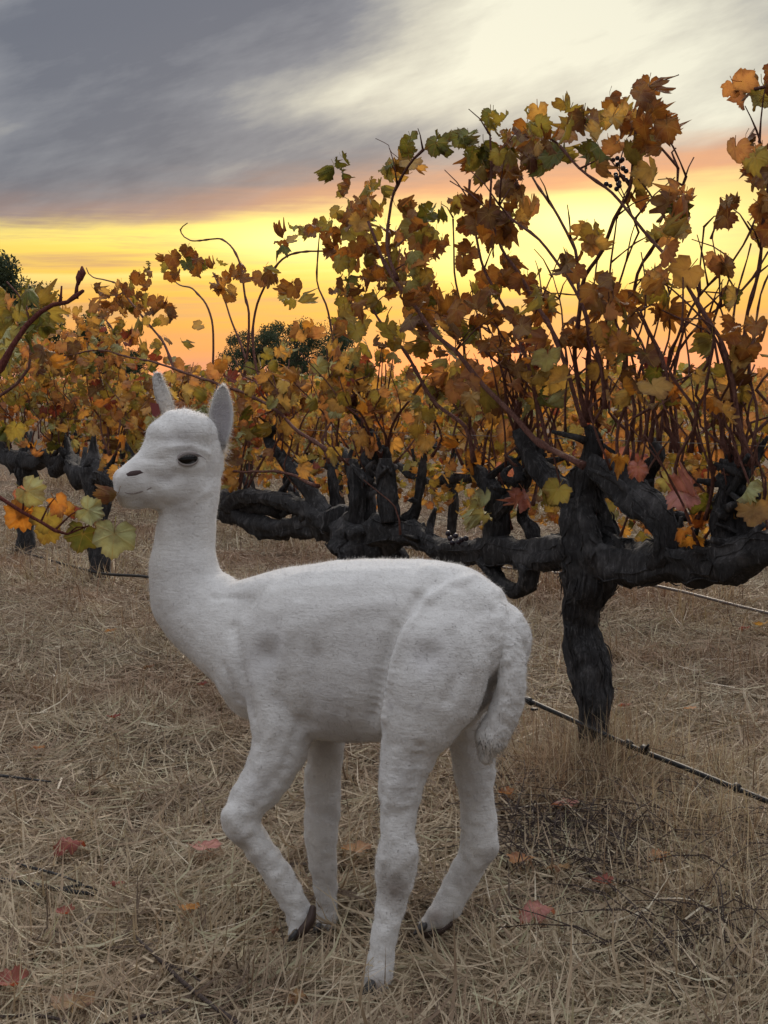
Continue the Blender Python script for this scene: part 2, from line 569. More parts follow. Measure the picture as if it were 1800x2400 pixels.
def blades(name, x, y, z0, L, W, head, pit, bend, rnd, m, label):
    """many curved two-piece blades as one mesh"""
    n = len(x)
    dx, dy = np.cos(head), np.sin(head)
    cx, cy = -dy, dx
    V = np.zeros((n, 5, 3))
    def at(t):
        a = pit + bend * t
        return (x + dx * L * t * np.cos(a), y + dy * L * t * np.cos(a), z0 + L * t * np.sin(a))
    roll = rng.uniform(-.9, .9, n)
    for i, t in enumerate((0., .5)):
        px, py, pz = at(t)
        w = W * (1.0 if i == 0 else .85)
        for s, k in ((-1, 0), (1, 1)):
            V[:, i * 2 + k, 0] = px + s * cx * w / 2 * np.cos(roll)
            V[:, i * 2 + k, 1] = py + s * cy * w / 2 * np.cos(roll)
            V[:, i * 2 + k, 2] = pz + s * w / 2 * np.sin(roll)
    px, py, pz = at(1.)
    V[:, 4, 0], V[:, 4, 1], V[:, 4, 2] = px, py, pz
    b = (np.arange(n) * 5)[:, None]
    loops = np.concatenate([b + 0, b + 1, b + 3, b + 2, b + 2, b + 3, b + 4], axis=1).astype(np.int32).ravel()
    me = bpy.data.meshes.new(name)
    me.vertices.add(n * 5); me.vertices.foreach_set('co', V.ravel().astype(np.float32))
    me.loops.add(n * 7); me.loops.foreach_set('vertex_index', loops)
    st = (np.arange(n) * 7)[:, None] + np.array([[0, 4]])
    me.polygons.add(n * 2)
    me.polygons.foreach_set('loop_start', st.ravel().astype(np.int32))
    me.update(calc_edges=True)
    at_ = me.attributes.new('rnd', 'FLOAT', 'POINT')
    at_.data.foreach_set('value', np.repeat(rnd, 5).astype(np.float32))
    me.materials.append(m)
    o = bpy.data.objects.new(name, me); link(o)
    return props(o, label, None, None, 'stuff')


def scatter(n, z0, z1, pw=1.0, pad=.5):
    """ground positions, thinning with distance"""
    y = z0 * (z1 / z0) ** (rng.random(n) ** pw)
    x = rng.uniform(-1, 1, n) * (y * .30 + pad)
    return x, y


def build_straw():
    n = 330000
    x, y = scatter(n, 1.75, 13.0, 1.25)
    gz = pile(x, y)
    L = rng.uniform(.020, .078, n) * (1 + .25 * rng.random(n)) * np.clip(y / 3.0, .85, 2.0)
    W = rng.uniform(.0008, .0021, n) * np.clip(y / 2.6, .9, 3.0)
    pit = np.abs(rng.normal(0, .22, n)) * np.where(rng.random(n) < .3, -1, 1) * .8
    z0 = rng.random(n) * gz + .002 + np.where(pit < 0, L * .25 * np.abs(np.sin(pit)) * 2, 0)
    # two thirds of it lies in matted clumps that share a direction and a tone
    nc = 6500
    kx, ky = scatter(nc, 1.75, 13.0, 1.25)
    kid = rng.integers(0, nc, n); cl = rng.random(n) < .66
    spread = (.028 * np.clip(ky / 2.6, .8, 3.0))[kid]
    x = np.where(cl, kx[kid] + rng.normal(0, 1, n) * spread * 1.5, x); y = np.where(cl, ky[kid] + rng.normal(0, 1, n) * spread, y)
    kh = rng.uniform(0, 2 * math.pi, nc)[kid]; kt = rng.random(nc)[kid]; kz = (rng.random(nc) ** 2 * .022)[kid]
    head = np.where(cl, kh + rng.normal(0, .55, n), rng.uniform(0, 2 * math.pi, n))
    tone = np.where(cl, np.clip(kt * .75 + rng.random(n) * .3 - .03, 0, 1), rng.random(n))
    z0 = z0 + np.where(cl, kz, 0)
    for fx, fy in ((885, 2325), (690, 2195), (1010, 2185), (766, 2175)):        # trodden flat round the feet
        f = G(fx, fy); m_ = (np.abs(x - f.x) < .075) & (y > f.y - .20) & (y < f.y + .06)
        L = np.where(m_, L * .55, L); z0 = np.where(m_, z0 * .30, z0); pit = np.where(m_, pit * .3, pit)
    blades('straw', x, y, z0, L, W, head, pit, rng.normal(0, .4, n), tone, M_STRAW,
           'pale dry straw strewn over the whole ground')
    # upright dry grass: under the rows and in scattered tufts
    xs, ys, hs = [], [], []
    def tuft(cx, cy, k, rad, h):
        xs.append(cx + rng.normal(0, rad, k)); ys.append(cy + rng.normal(0, rad, k)); hs.append(np.full(k, h) * rng.uniform(.4, 1.15, k))
    for row, dens, h in ((0, 46, .13), (1, 60, .17), (2, 40, .18), (3, 30, .2)):
        for i in range(dens * 3):
            t = rng.uniform(-1.6, 8.5 + row * 3)
            p = MAIN + NRM * (row * ROW_STEP + rng.normal(0, .22)) + ROW * t
            tuft(p.x, p.y, int(rng.integers(28, 70)), .07, h * rng.uniform(.5, 1.25))
    for i in range(150):
        xx, yy = scatter(1, 2.5, 9)
        tuft(xx[0], yy[0], int(rng.integers(20, 60)), .05, rng.uniform(.03, .085))
    for i in range(170):                                       # rough sward between the first two rows
        p = MAIN + NRM * rng.uniform(.35, 1.7) + ROW * rng.uniform(-2, 7)
        tuft(p.x, p.y, int(rng.integers(40, 90)), .08, rng.uniform(.05, .13))
    for cpx, cpy, nt_, h in ((1700, 1980, 14, .15), (1600, 2120, 10, .12), (1760, 2150, 12, .15), (1560, 1950, 9, .13), (1330, 1880, 22, .13), (1420, 1810, 26, .16), (1380, 1850, 20, .15), (1300, 1840, 14, .13), (1480, 1860, 14, .14),
                             (1250, 1820, 8, .12), (1650, 1850, 10, .15), (330, 1700, 7, .09), (120, 1640, 8, .09), (500, 1680, 6, .08), (160, 2180, 5, .07),
                             (1760, 2320, 6, .12), (1180, 1730, 8, .13), (1100, 1850, 6, .09)):
        for j in range(nt_):
            p = G(cpx + rng.normal(0, 60), cpy + rng.normal(0, 35))
            tuft(p.x, p.y, 55, .05, h)
    x = np.concatenate(xs); y = np.concatenate(ys); h = np.concatenate(hs)
    n = len(x)
    blades('dry_grass', x, y, np.zeros(n), h * 1.3, rng.uniform(.0011, .0026, n) * np.clip(y / 2.8, .9, 2.6), rng.uniform(0, 2 * math.pi, n),
           np.clip(rng.normal(1.15, .3, n), .35, 1.57), rng.normal(-.7, .5, n), rng.random(n), M_GRASS, 'tufts of dry tan grass standing under the vine rows')
    # long loose stalks lying on top
    n = 2600
    x, y = scatter(n, 1.8, 7.0, 1.2)
    ok = np.ones(n, bool)
    for fx, fy in ((885, 2325), (690, 2195), (1010, 2185)):
        f = G(fx, fy); ok &= ~((np.abs(x - f.x) < .16) & (y > f.y - .22) & (y < f.y + .08))
    x, y = x[ok], y[ok]; n = len(x)
    blades('loose_hay', x, y, rng.uniform(.012, .045, n), rng.uniform(.08, .20, n), rng.uniform(.0014, .0028, n), rng.uniform(0, 2 * math.pi, n),
           rng.normal(.08, .12, n), rng.normal(-.15, .35, n), rng.uniform(.4, 1, n), M_STRAW, 'long loose hay stalks lying on the straw')
build_straw()


# ------------------------------------------------------------------ leaves
def leaf_mesh(name, seed, curl, fold, crumple, size=1.0, wide=1.0):
    """lobed, toothed vine leaf: origin at the stalk joint, tip along -Z, face along Y; about 0.1 m"""
    rs = random.Random(seed)
    half = [(0, 1.0), (7, .90), (13, .97), (21, .84), (28, .88), (37, .73), (45, .86), (53, .94), (60, .98), (67, .86), (74, .91), (83, .78), (92, .82), (101, .78), (110, .87), (119, .78), (128, .80), (138, .72), (148, .69), (158, .56), (169, .34)]
    out = [(a, r) for a, r in half] + [(360 - a, r) for a, r in reversed(half[1:])]
    out = [(a, r * rs.uniform(.90, 1.08)) for a, r in out]
    n = len(out)
    V, vein, edge = [(0, 0, 0)], [1.], [0.]
    vn = (0, 60, 110, 250, 300)
    def shape(x, z, k):
        r = math.hypot(x, z)
        y = curl * r * r * 1.3 + fold * abs(x) * .9
        y += crumple * mnoise.noise(Vector((x * 2.6 + seed * 3.3, z * 2.6, seed))) * .55 * (.3 + r)
        zz = z * (1 - .35 * abs(curl) * r) ; xx = x * wide * (1 - .45 * abs(fold) * r)
        return (xx * .0455 * size, y * .0455 * size, zz * .0455 * size)
    for ring in (.5, 1.0):
        for a, r in out:
            t = math.radians(a)
            # tip points to -Z; leaf blade starts a little above the joint
            V.append(shape(math.sin(t) * r * ring, -math.cos(t) * r * ring * (1.05 if abs(a - 180) > 90 else .9), 0))
            vein.append(1. if a in vn else 0.); edge.append(0. if ring < .9 else 1.)
    Fc = []
    for k in range(n):
        k2 = (k + 1) % n
        if k == len(half) - 1: continue                         # the open notch at the stalk
        Fc.append((0, 1 + k, 1 + k2))
        Fc.append((1 + k, 1 + n + k, 1 + n + k2, 1 + k2))
    # stalk
    b = len(V)
    s = .0011 * size
    for z, yy in ((0, 0), (.014, -.005), (.030, -.004)):
        V += [(-s, yy, z), (s, yy, z), (0, yy + s, z)]
        vein += [1.] * 3; edge += [0.] * 3
    for j in range(2):
        for k in range(3):
            Fc.append((b + j * 3 + k, b + j * 3 + (k + 1) % 3, b + j * 3 + 3 + (k + 1) % 3, b + j * 3 + 3 + k))
    me = bpy.data.meshes.new(name)
    me.from_pydata(V, [], Fc)
    me.polygons.foreach_set('use_smooth', [True] * len(me.polygons))
    me.attributes.new('vein', 'FLOAT', 'POINT').data.foreach_set('value', vein)
    me.attributes.new('edge', 'FLOAT', 'POINT').data.foreach_set('value', edge)
    return me


SHAPES = [(.25, .15, .45, 1.0), (-.35, .35, .6, .95), (.1, .6, .6, .9), (.55, .4, .9, .9), (-.5, .6, 1.1, .85), (.05, .1, .35, 1.05), (.8, .75, 1.4, .75), (-.2, -.5, .8, .95)]
LEAF = {}
for mk, m in LM.items():
    LEAF[mk] = []
    for i, (c, f, cr, w) in enumerate(SHAPES):
        me = leaf_mesh('leaf', i + 1, c, f, cr, 1.0, w); me.materials.append(m)
        LEAF[mk].append(me)


def leaf_rot(rs, spread=.55, face=None):
    """hanging leaf: tip mostly down, face any way round (a little more often towards the aisle)"""
    yaw = rs.uniform(0, 2 * math.pi) if face is None else face + rs.gauss(0, .6)
    return (Matrix.Rotation(yaw, 3, 'Z') @ Matrix.Rotation(rs.gauss(.15, spread), 3, 'X') @ Matrix.Rotation(rs.gauss(0, spread), 3, 'Y')).to_euler()


def pick(rs, mix):
    t = rs.random() * sum(w for _, w in mix)
    for k, w in mix:
        t -= w
        if t <= 0: return k
    return mix[-1][0]


MIX_ROW = [('gold', 5.5), ('rust', 2.6), ('olive', 3.0), ('orange', .7), ('lime', 1.0), ('red', .5), ('brown', 1.1), ('green', .5)]
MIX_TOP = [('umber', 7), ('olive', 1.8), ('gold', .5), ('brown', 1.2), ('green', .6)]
MIX_BACK = [('gold', 5), ('olive', 3), ('rust', 2), ('lime', 2), ('green', .7), ('orange', .5)]


class Vine:
    """one grapevine thing: collects leaves, writes at most MAXL of them as parts and joins the rest"""
    def __init__(s, base, label, group=None, maxl=300, seed=0):
        s.o = empty('grapevine', base, label, 'grapevine', group)
        s.base = Vector(base); s.leaves = []; s.maxl = maxl; s.rs = random.Random(seed * 7 + 3)
    def part(s, name, V, Fc, m, parent=None):
        return mesh_obj(name, V, Fc, m, parent or s.o)
    def wood(s, name, pts, rad, m=None, segs=16, step=.014, knob=.50, ridge=.34, strips=30):
        V, Fc = tube(pts, rad, segs, step, knob, ridge, seed=s.rs.random() * 50, strips=strips)
        return s.part(name, V, Fc, m or M_BARK)
    def cane(s, pts, r0, r1, m=None, wob=.006, segs=5, step=.03):
        n = len(pts)
        rad = [r0 + (r1 - r0) * i / (n - 1) for i in range(n)]
        V, Fc = tube(pts, rad, segs, step, 0, 0, s.rs.random() * 50, nodes=.075, wob=wob)
        return s.part('cane', V, Fc, m or M_CANE)
    def leaf(s, p, mix, scale=1.0, rot=None, shape=None):
        k = pick(s.rs, mix) if isinstance(mix, list) else mix
        s.leaves.append((Vector(p), k, s.rs.randrange(len(SHAPES)) if shape is None else shape, scale * s.rs.uniform(.72, 1.12), rot or leaf_rot(s.rs)))
    def done(s):
        # the leaves that show largest (nearest to the camera, then topmost) become parts
        lv = sorted(s.leaves, key=lambda q: (q[0] - CAM).length - .25 * q[0].z)
        for p, k, i, sc, rot in lv[:s.maxl]:
            o = bpy.data.objects.new('leaf', LEAF[k][i])
            o.location = p - s.base; o.rotation_euler = rot; o.scale = (sc,) * 3
            link(o, s.o)
        rest = lv[s.maxl:]
        bykind = {}
        for q in rest: bykind.setdefault(q[1], []).append(q)
        if rest:
            V, Fc, vein, edge, rnd, mi, mats = [], [], [], [], [], [], []
            for k, qs in bykind.items():
                mats.append(LM[k])
                for p, k, i, sc, rot in qs:
                    me = LEAF[k][i]; b = len(V); M = rot.to_matrix()
                    V += [tuple(M @ (v.co * sc) + p - s.base) for v in me.vertices]
                    vein += [a.value for a in me.attributes['vein'].data]; edge += [a.value for a in me.attributes['edge'].data]
                    rnd += [s.rs.random()] * len(me.vertices)
                    for f in me.polygons:
                        Fc.append(tuple(j + b for j in f.vertices)); mi.append(len(mats) - 1)
            me = bpy.data.meshes.new('leaves'); me.from_pydata(V, [], Fc)
            me.polygons.foreach_set('use_smooth', [True] * len(Fc)); me.polygons.foreach_set('material_index', mi)
            for nm, a in (('vein', vein), ('edge', edge), ('rnd', rnd)):
                me.attributes.new(nm, 'FLOAT', 'POINT').data.foreach_set('value', a)
            for m in mats: me.materials.append(m)
            o = link(bpy.data.objects.new('leaves', me), s.o); o['kind'] = 'stuff'
        return s.o


def px_path(pts, off=0.0, doff=0.0):
    """traced pixel points into the row's plane; off drifts across the row by doff over the length"""
    n = len(pts)
    return [PR(x, y, off + doff * i / max(1, n - 1)) for i, (x, y) in enumerate(pts)]


def px_rad(pts, hw, off=0.0):
    return [h * (PR(x, y, off) - CAM).dot(FWD) / F for (x, y), h in zip(pts, hw)]


def tendril(v, p, rs):
    """thin curled shoot"""
    pts = []
    d = Vector((rs.uniform(-1, 1), rs.uniform(-.5, .5), rs.uniform(.2, 1))).normalized()
    for i in range(7):
        t = i / 6
        pts.append(p + d * t * .09 + Vector((math.cos(t * 9), math.sin(t * 9), 0)) * .012 * t)
    V, Fc = tube(pts, [.0012] * 7, 3, .02)
    v.part('tendril', V, Fc, M_CANE)


def clusters(v, lst, rs, default_mix, off=0.0, k=1.0, sc=1.0):
    for cx, cy, r, n, *mx in lst:
        mix = mx[0] if mx else default_mix
        for i in range(max(1, int(n * k))):
            a = rs.uniform(0, 2 * math.pi); q = r * math.sqrt(rs.random())
            px, py = cx + math.cos(a) * q, cy + math.sin(a) * q - 18
            v.leaf(PR(px, py, off + rs.gauss(0, .10)), mix, sc)


def grow_canes(v, roots, n, rs, hmin, hmax, lean=.35, leafmix=MIX_ROW, leaf_per=9, spread=.3, bare=.25):
    for i in range(n):
        p = Vector(rs.choice(roots)) + Vector((rs.gauss(0, .02), rs.gauss(0, .02), 0))
        top = rs.uniform(hmin, hmax)
        l = max(.15, top - p.z)
        d = ROW * rs.gauss(0, lean) + NRM * rs.gauss(0, spread) + Vector((0, 0, 1))
        pts = [p]
        for k in range(1, 6):
            t = k / 5
            q = p + Vector((d.x, d.y, 0)) * l * t + Vector((0, 0, l * (t - .18 * t * t * rs.uniform(0, 1.6)))) + Vector((rs.gauss(0, .02), rs.gauss(0, .02), 0))
            pts.append(q)
        v.cane(pts, rs.uniform(.0038, .0055), .0016, wob=.007)
        if rs.random() > bare * .6:
            for j in range(leaf_per):
                t = rs.uniform(.05, 1) ** .8 * 5
                a = int(min(4, t)); q = pts[a].lerp(pts[a + 1], t - a)
                v.leaf(q + Vector((rs.gauss(0, .035), rs.gauss(0, .035), rs.gauss(-.01, .03))), leafmix)


# ---- the near vine beside the alpaca's rump (traced)
def add_spurs(v, segs_, n, rs):
    """short gnarled side spurs and pruning stubs on the old arms"""
    for i in range(n):
        (x0, y0), (x1, y1) = rs.choice(segs_); t = rs.random()
        p = PR(x0 + (x1 - x0) * t, y0 + (y1 - y0) * t, rs.gauss(0, .02))
        d = (ROW * rs.gauss(0, .8) + NRM * rs.gauss(0, .5) + Vector((0, 0, rs.uniform(.2, 1.3)))).normalized(); l = rs.uniform(.035, .13)
        q = p + d * l * .55 + Vector((rs.gauss(0, .012), rs.gauss(0, .012), 0))
        r = rs.uniform(.007, .0125)
        v.wood('spur', [p, q, p + d * l + Vector((rs.gauss(0, .02), rs.gauss(0, .02), 0))], [r * 1.3, r, r * .55], segs=9, knob=.4, strips=5)
        if rs.random() < .6:
            e = p + d * l; f = Vector((rs.gauss(0, .4), rs.gauss(0, .3), 1)).normalized() * rs.uniform(.12, .4)
            v.cane([e, e + f * .5 + Vector((rs.gauss(0, .02), 0, 0)), e + f], .0032, .0016, wob=.006)


def build_main_vine():
    rs = random.Random(5)
    v = Vine(MAIN, 'gnarled black-trunked grapevine with tall red-brown canes, beside the alpaca\'s tail', 'grapevines of the near row', 300, 1)
    def w(name, pts, hw, off=0., doff=0., **k):
        v.wood(name, px_path(pts, off, doff), px_rad(pts, hw, off), **k)
    tr = [(1405, 1850), (1402, 1760), (1394, 1680), (1390, 1610), (1378, 1545), (1364, 1470), (1372, 1410), (1386, 1350), (1386, 1290), (1376, 1230), (1366, 1170)]
    w('trunk', tr, [44, 38, 37, 43, 47, 43, 46, 55, 62, 60, 50], segs=30, step=.011, knob=.24, ridge=.5, strips=90)
    w('trunk_head', [(1368, 1190), (1376, 1120), (1385, 1060), (1388, 1020), (1376, 1000)], [44, 34, 22, 14, 7], segs=16, step=.012, knob=.5)
    w('arm', [(1390, 1090), (1440, 1125), (1495, 1165), (1540, 1215), (1560, 1275), (1530, 1320)], [28, 34, 38, 38, 34, 26], -.02, segs=16, step=.015)
    w('cordon', [(1380, 1300), (1440, 1318), (1500, 1325), (1570, 1312), (1640, 1325), (1710, 1320), (1790, 1290), (1880, 1285)], [50, 45, 44, 46, 50, 52, 40, 34], segs=18, step=.015, knob=.4)
    w('cordon', [(1360, 1300), (1300, 1300), (1240, 1302), (1170, 1290), (1100, 1292), (1030, 1290)], [48, 38, 32, 36, 32, 26], segs=16, step=.015, knob=.4)
    w('spur', [(1135, 1315), (1170, 1360), (1205, 1385), (1232, 1372), (1240, 1325)], [20, 18, 19, 17, 20], -.02)
    w('spur', [(1158, 1285), (1162, 1220), (1160, 1165), (1135, 1120), (1105, 1090)], [30, 25, 22, 18, 15])
    w('spur', [(1165, 1200), (1200, 1165), (1232, 1130), (1240, 1100)], [18, 16, 14, 9])
    w('spur', [(1345, 1180), (1290, 1132), (1252, 1080), (1222, 1030), (1212, 1010)], [28, 22, 20, 17, 11], -.03)
    w('spur', [(1690, 1320), (1695, 1230), (1700, 1160), (1718, 1110)], [28, 24, 20, 13])
    w('spur', [(1742, 1310), (1736, 1210), (1728, 1150), (1745, 1085)], [26, 22, 18, 12], .03)
    w('spur', [(1600, 1290), (1570, 1230), (1590, 1210), (1640, 1215)], [16, 15, 13, 9], .05)
    w('spur', [(1500, 1170), (1515, 1100), (1540, 1070), (1525, 1030)], [22, 20, 17, 9], .06)
    w('spur', [(1260, 1310), (1250, 1250), (1225, 1205), (1240, 1180)], [18, 17, 14, 9], .06)
    add_spurs(v, [((1345, 1180), (1222, 1030)), ((1162, 1220), (1105, 1090)), ((1165, 1200), (1240, 1100)), ((1350, 1300), (1040, 1290)), ((1440, 1310), (1790, 1290)), ((1400, 1100), (1550, 1240)), ((1695, 1230), (1718, 1110)), ((1736, 1210), (1745, 1090)), ((1378, 1130), (1372, 1000))], 52, rs)
    C = [  # traced canes, root first: points, start radius px, end radius px, across-row start, drift
        ([(1760, 1090), (1735, 990), (1721, 909), (1706, 852), (1685, 794), (1656, 743), (1627, 689), (1591, 638), (1536, 573), (1489, 512), (1431, 454), (1359, 396), (1305, 334), (1270, 310)], 10, 5, -.02, -.12),
        ([(1375, 990), (1358, 900), (1345, 819), (1363, 714), (1374, 649), (1410, 584), (1439, 512), (1475, 436), (1489, 331), (1495, 260), (1512, 225)], 10, 5, 0, -.05),
        ([(1400, 1000), (1420, 900), (1424, 837), (1428, 711), (1431, 613), (1446, 512)], 8, 3, .05, .05),
        ([(1372, 990), (1380, 800), (1359, 674), (1352, 613), (1337, 559), (1287, 475), (1247, 418), (1230, 370)], 9, 4, 0, .1),
        ([(1420, 960), (1410, 873), (1392, 801), (1359, 707), (1312, 624), (1261, 562), (1200, 515), (1170, 480)], 8, 4, -.05, -.1),
        ([(1370, 1000), (1337, 891), (1294, 776), (1247, 692), (1200, 620), (1174, 580), (1152, 504), (1148, 403), (1150, 320)], 9, 4, -.05, -.08),
        ([(1470, 1080), (1465, 900), (1480, 745), (1497, 645), (1525, 595), (1562, 519), (1583, 457), (1591, 396), (1576, 360), (1586, 350)], 8, 3, .04, .08),
        ([(1583, 457), (1600, 435), (1609, 417)], 4, 3, .11, .0),
        ([(1745, 1090), (1735, 909), (1742, 801), (1761, 692), (1782, 584), (1797, 457), (1800, 380), (1780, 330)], 9, 4, .02, .0),
        ([(1715, 1110), (1680, 960), (1663, 873), (1648, 786), (1641, 692), (1645, 620), (1648, 533)], 7, 3, .02, .05),
        ([(1400, 990), (1400, 830), (1439, 707), (1468, 613), (1497, 544)], 7, 3, .08, .1),
        ([(1370, 1095), (1347, 1083), (1270, 1040), (1222, 992), (1164, 939), (1116, 881), (1069, 823), (1025, 787), (982, 729), (917, 638), (895, 600), (877, 559), (860, 520)], 13, 6, -.08, -.15),
        ([(930, 655), (906, 566), (913, 475), (931, 432), (968, 374), (990, 350)], 6, 4, -.21, .02),
        ([(1290, 1060), (1260, 940), (1232, 837), (1206, 765), (1156, 674), (1134, 631), (1116, 555), (1098, 468), (1100, 420)], 8, 4, -.05, -.05),
        ([(1110, 1085), (1090, 1000), (1022, 950), (989, 891), (953, 830), (899, 765), (870, 720)], 9, 4, -.04, -.08),
        ([(1105, 1085), (1100, 950), (1087, 826), (1083, 729), (1065, 638), (1062, 512)], 7, 3, .0, .05),
        ([(1240, 1100), (1225, 1000), (1206, 930), (1180, 850), (1150, 780), (1120, 760)], 7, 3, .05, .1),
        ([(1545, 1070), (1560, 930), (1590, 820), (1660, 740), (1730, 690), (1765, 650), (1800, 590)], 7, 3, .08, .15),
        ([(1530, 1060), (1530, 900), (1500, 800), (1440, 720), (1390, 690), (1270, 690), (1225, 720)], 6, 2, .1, .05),
        ([(1590, 1050), (1580, 900), (1600, 780), (1620, 720), (1660, 670), (1720, 610), (1760, 540), (1775, 500)], 7, 3, .1, .1),
        ([(1260, 1090), (1305, 960), (1330, 850), (1320, 760), (1310, 700), (1295, 650)], 6, 2, .06, .1),
        ([(1700, 1130), (1690, 980), (1715, 860), (1710, 780), (1690, 720), (1685, 640), (1665, 560), (1680, 490)], 6, 2, .06, .1),
        ([(1480, 1150), (1505, 1010), (1500, 880), (1530, 800), (1545, 740), (1570, 690), (1585, 640)], 6, 2, .1, .1),
    ]
    for pts, a, b, off, do in C:
        Z = (PR(*pts[0]) - CAM).dot(FWD) / F
        v.cane(px_path(pts, off, do), a * .62 * Z, b * .62 * Z, wob=.008)
    # side shoots without leaves
    for pts, a, b, off, do in C:
        path = px_path(pts, off, do)
        for _ in range(3):
            i = rs.randrange(len(path) // 2, len(path))
            p = path[i]; d = Vector((rs.uniform(-1, 1), rs.uniform(-.6, .6), rs.uniform(.2, 1.2))).normalized()
            l = rs.uniform(.05, .16)
            v.cane([p, p + d * l * .5 + Vector((0, 0, .01)), p + d * l], .0022, .0012, wob=.004)
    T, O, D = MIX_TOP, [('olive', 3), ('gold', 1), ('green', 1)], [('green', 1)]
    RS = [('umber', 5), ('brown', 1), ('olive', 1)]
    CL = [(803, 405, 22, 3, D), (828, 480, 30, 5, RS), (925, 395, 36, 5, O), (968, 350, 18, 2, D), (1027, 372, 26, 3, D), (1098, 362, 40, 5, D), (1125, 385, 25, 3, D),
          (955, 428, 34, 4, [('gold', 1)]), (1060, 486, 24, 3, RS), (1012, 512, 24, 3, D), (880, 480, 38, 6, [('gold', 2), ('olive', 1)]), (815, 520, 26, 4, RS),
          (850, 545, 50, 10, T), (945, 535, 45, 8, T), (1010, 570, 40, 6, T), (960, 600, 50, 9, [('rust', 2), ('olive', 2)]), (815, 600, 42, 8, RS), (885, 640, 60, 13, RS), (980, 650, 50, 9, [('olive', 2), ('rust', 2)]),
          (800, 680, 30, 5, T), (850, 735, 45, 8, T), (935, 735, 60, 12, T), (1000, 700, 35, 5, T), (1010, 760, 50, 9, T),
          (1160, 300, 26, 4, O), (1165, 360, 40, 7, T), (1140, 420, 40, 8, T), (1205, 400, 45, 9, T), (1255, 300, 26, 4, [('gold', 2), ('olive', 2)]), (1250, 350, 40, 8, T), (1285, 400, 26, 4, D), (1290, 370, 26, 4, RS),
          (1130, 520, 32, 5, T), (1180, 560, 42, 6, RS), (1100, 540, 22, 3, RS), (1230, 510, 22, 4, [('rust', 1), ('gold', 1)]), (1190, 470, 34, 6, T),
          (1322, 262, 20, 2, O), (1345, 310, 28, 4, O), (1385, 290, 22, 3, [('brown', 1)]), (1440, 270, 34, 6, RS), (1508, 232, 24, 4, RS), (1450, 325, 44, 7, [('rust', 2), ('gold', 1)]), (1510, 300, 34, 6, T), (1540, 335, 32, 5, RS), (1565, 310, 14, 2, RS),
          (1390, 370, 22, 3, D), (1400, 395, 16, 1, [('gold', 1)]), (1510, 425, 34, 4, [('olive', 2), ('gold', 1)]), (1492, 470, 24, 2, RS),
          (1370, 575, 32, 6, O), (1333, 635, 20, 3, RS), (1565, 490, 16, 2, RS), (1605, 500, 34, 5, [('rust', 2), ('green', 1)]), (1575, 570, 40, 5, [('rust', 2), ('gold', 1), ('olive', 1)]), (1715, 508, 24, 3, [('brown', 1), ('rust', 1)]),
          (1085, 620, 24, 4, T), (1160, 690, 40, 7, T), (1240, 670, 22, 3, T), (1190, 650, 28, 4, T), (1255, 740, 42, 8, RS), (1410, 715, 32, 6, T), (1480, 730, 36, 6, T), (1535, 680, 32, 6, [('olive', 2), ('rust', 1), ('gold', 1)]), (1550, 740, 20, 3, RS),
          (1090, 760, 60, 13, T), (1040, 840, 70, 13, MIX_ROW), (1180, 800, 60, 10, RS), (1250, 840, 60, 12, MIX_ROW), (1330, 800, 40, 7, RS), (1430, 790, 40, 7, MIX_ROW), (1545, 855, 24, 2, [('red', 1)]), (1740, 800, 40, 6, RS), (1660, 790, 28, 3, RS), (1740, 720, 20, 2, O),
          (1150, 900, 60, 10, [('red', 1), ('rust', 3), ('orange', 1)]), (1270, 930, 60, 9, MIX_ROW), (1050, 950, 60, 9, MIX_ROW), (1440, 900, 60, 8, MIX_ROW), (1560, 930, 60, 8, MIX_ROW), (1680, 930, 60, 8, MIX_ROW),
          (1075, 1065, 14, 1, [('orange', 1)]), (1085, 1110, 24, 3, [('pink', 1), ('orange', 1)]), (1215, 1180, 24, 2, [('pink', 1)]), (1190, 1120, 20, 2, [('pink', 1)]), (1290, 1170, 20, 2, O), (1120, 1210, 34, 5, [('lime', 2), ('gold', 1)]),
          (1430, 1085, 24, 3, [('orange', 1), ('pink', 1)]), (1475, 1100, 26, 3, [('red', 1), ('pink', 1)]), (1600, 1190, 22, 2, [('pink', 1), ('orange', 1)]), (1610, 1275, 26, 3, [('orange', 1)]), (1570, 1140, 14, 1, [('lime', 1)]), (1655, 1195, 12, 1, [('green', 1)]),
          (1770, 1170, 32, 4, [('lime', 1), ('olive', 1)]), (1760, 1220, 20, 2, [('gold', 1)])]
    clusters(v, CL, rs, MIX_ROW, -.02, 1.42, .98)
    grow_canes(v, [PR(x, y) for x, y in ((1380, 990), (1215, 1020), (1105, 1090), (1238, 1105), (1718, 1115), (1745, 1090), (1525, 1035), (1480, 1090), (1640, 1215), (1240, 1185), (1590, 1060))], 48, rs, 1.0, 1.45, .30, MIX_ROW, 4, .2, 1.1)
    # red leaf with pale veins, caught in the canes
    for i in range(14):
        p, k, _, _, _ = v.leaves[rs.randrange(len(v.leaves))]
        tendril(v, p, rs)
    # grape bunch
    gb = None
    c0 = PR(1452, 405, -.03)
    balls = []
    for i in range(26):
        t = rs.random()
        q = c0 + Vector((rs.gauss(0, .018) * (1 - .4 * t), rs.gauss(0, .014), .035 - t * .075))
        balls.append((q, rs.uniform(.0048, .0068)))
    st = mesh_obj('grape_bunch', *tube([c0 + Vector((.01, 0, .06)), c0 + Vector((0, 0, .02)), c0 - Vector((0, 0, .03))], [.0022, .002, .001], 4, .02), M_CANE, v.o)
    ico = ball_mesh('grape', M_GRAPE)
    for q, r in balls:
        o = bpy.data.objects.new('grape', ico); o.location = q - v.base; o.scale = (r,) * 3; link(o, st)
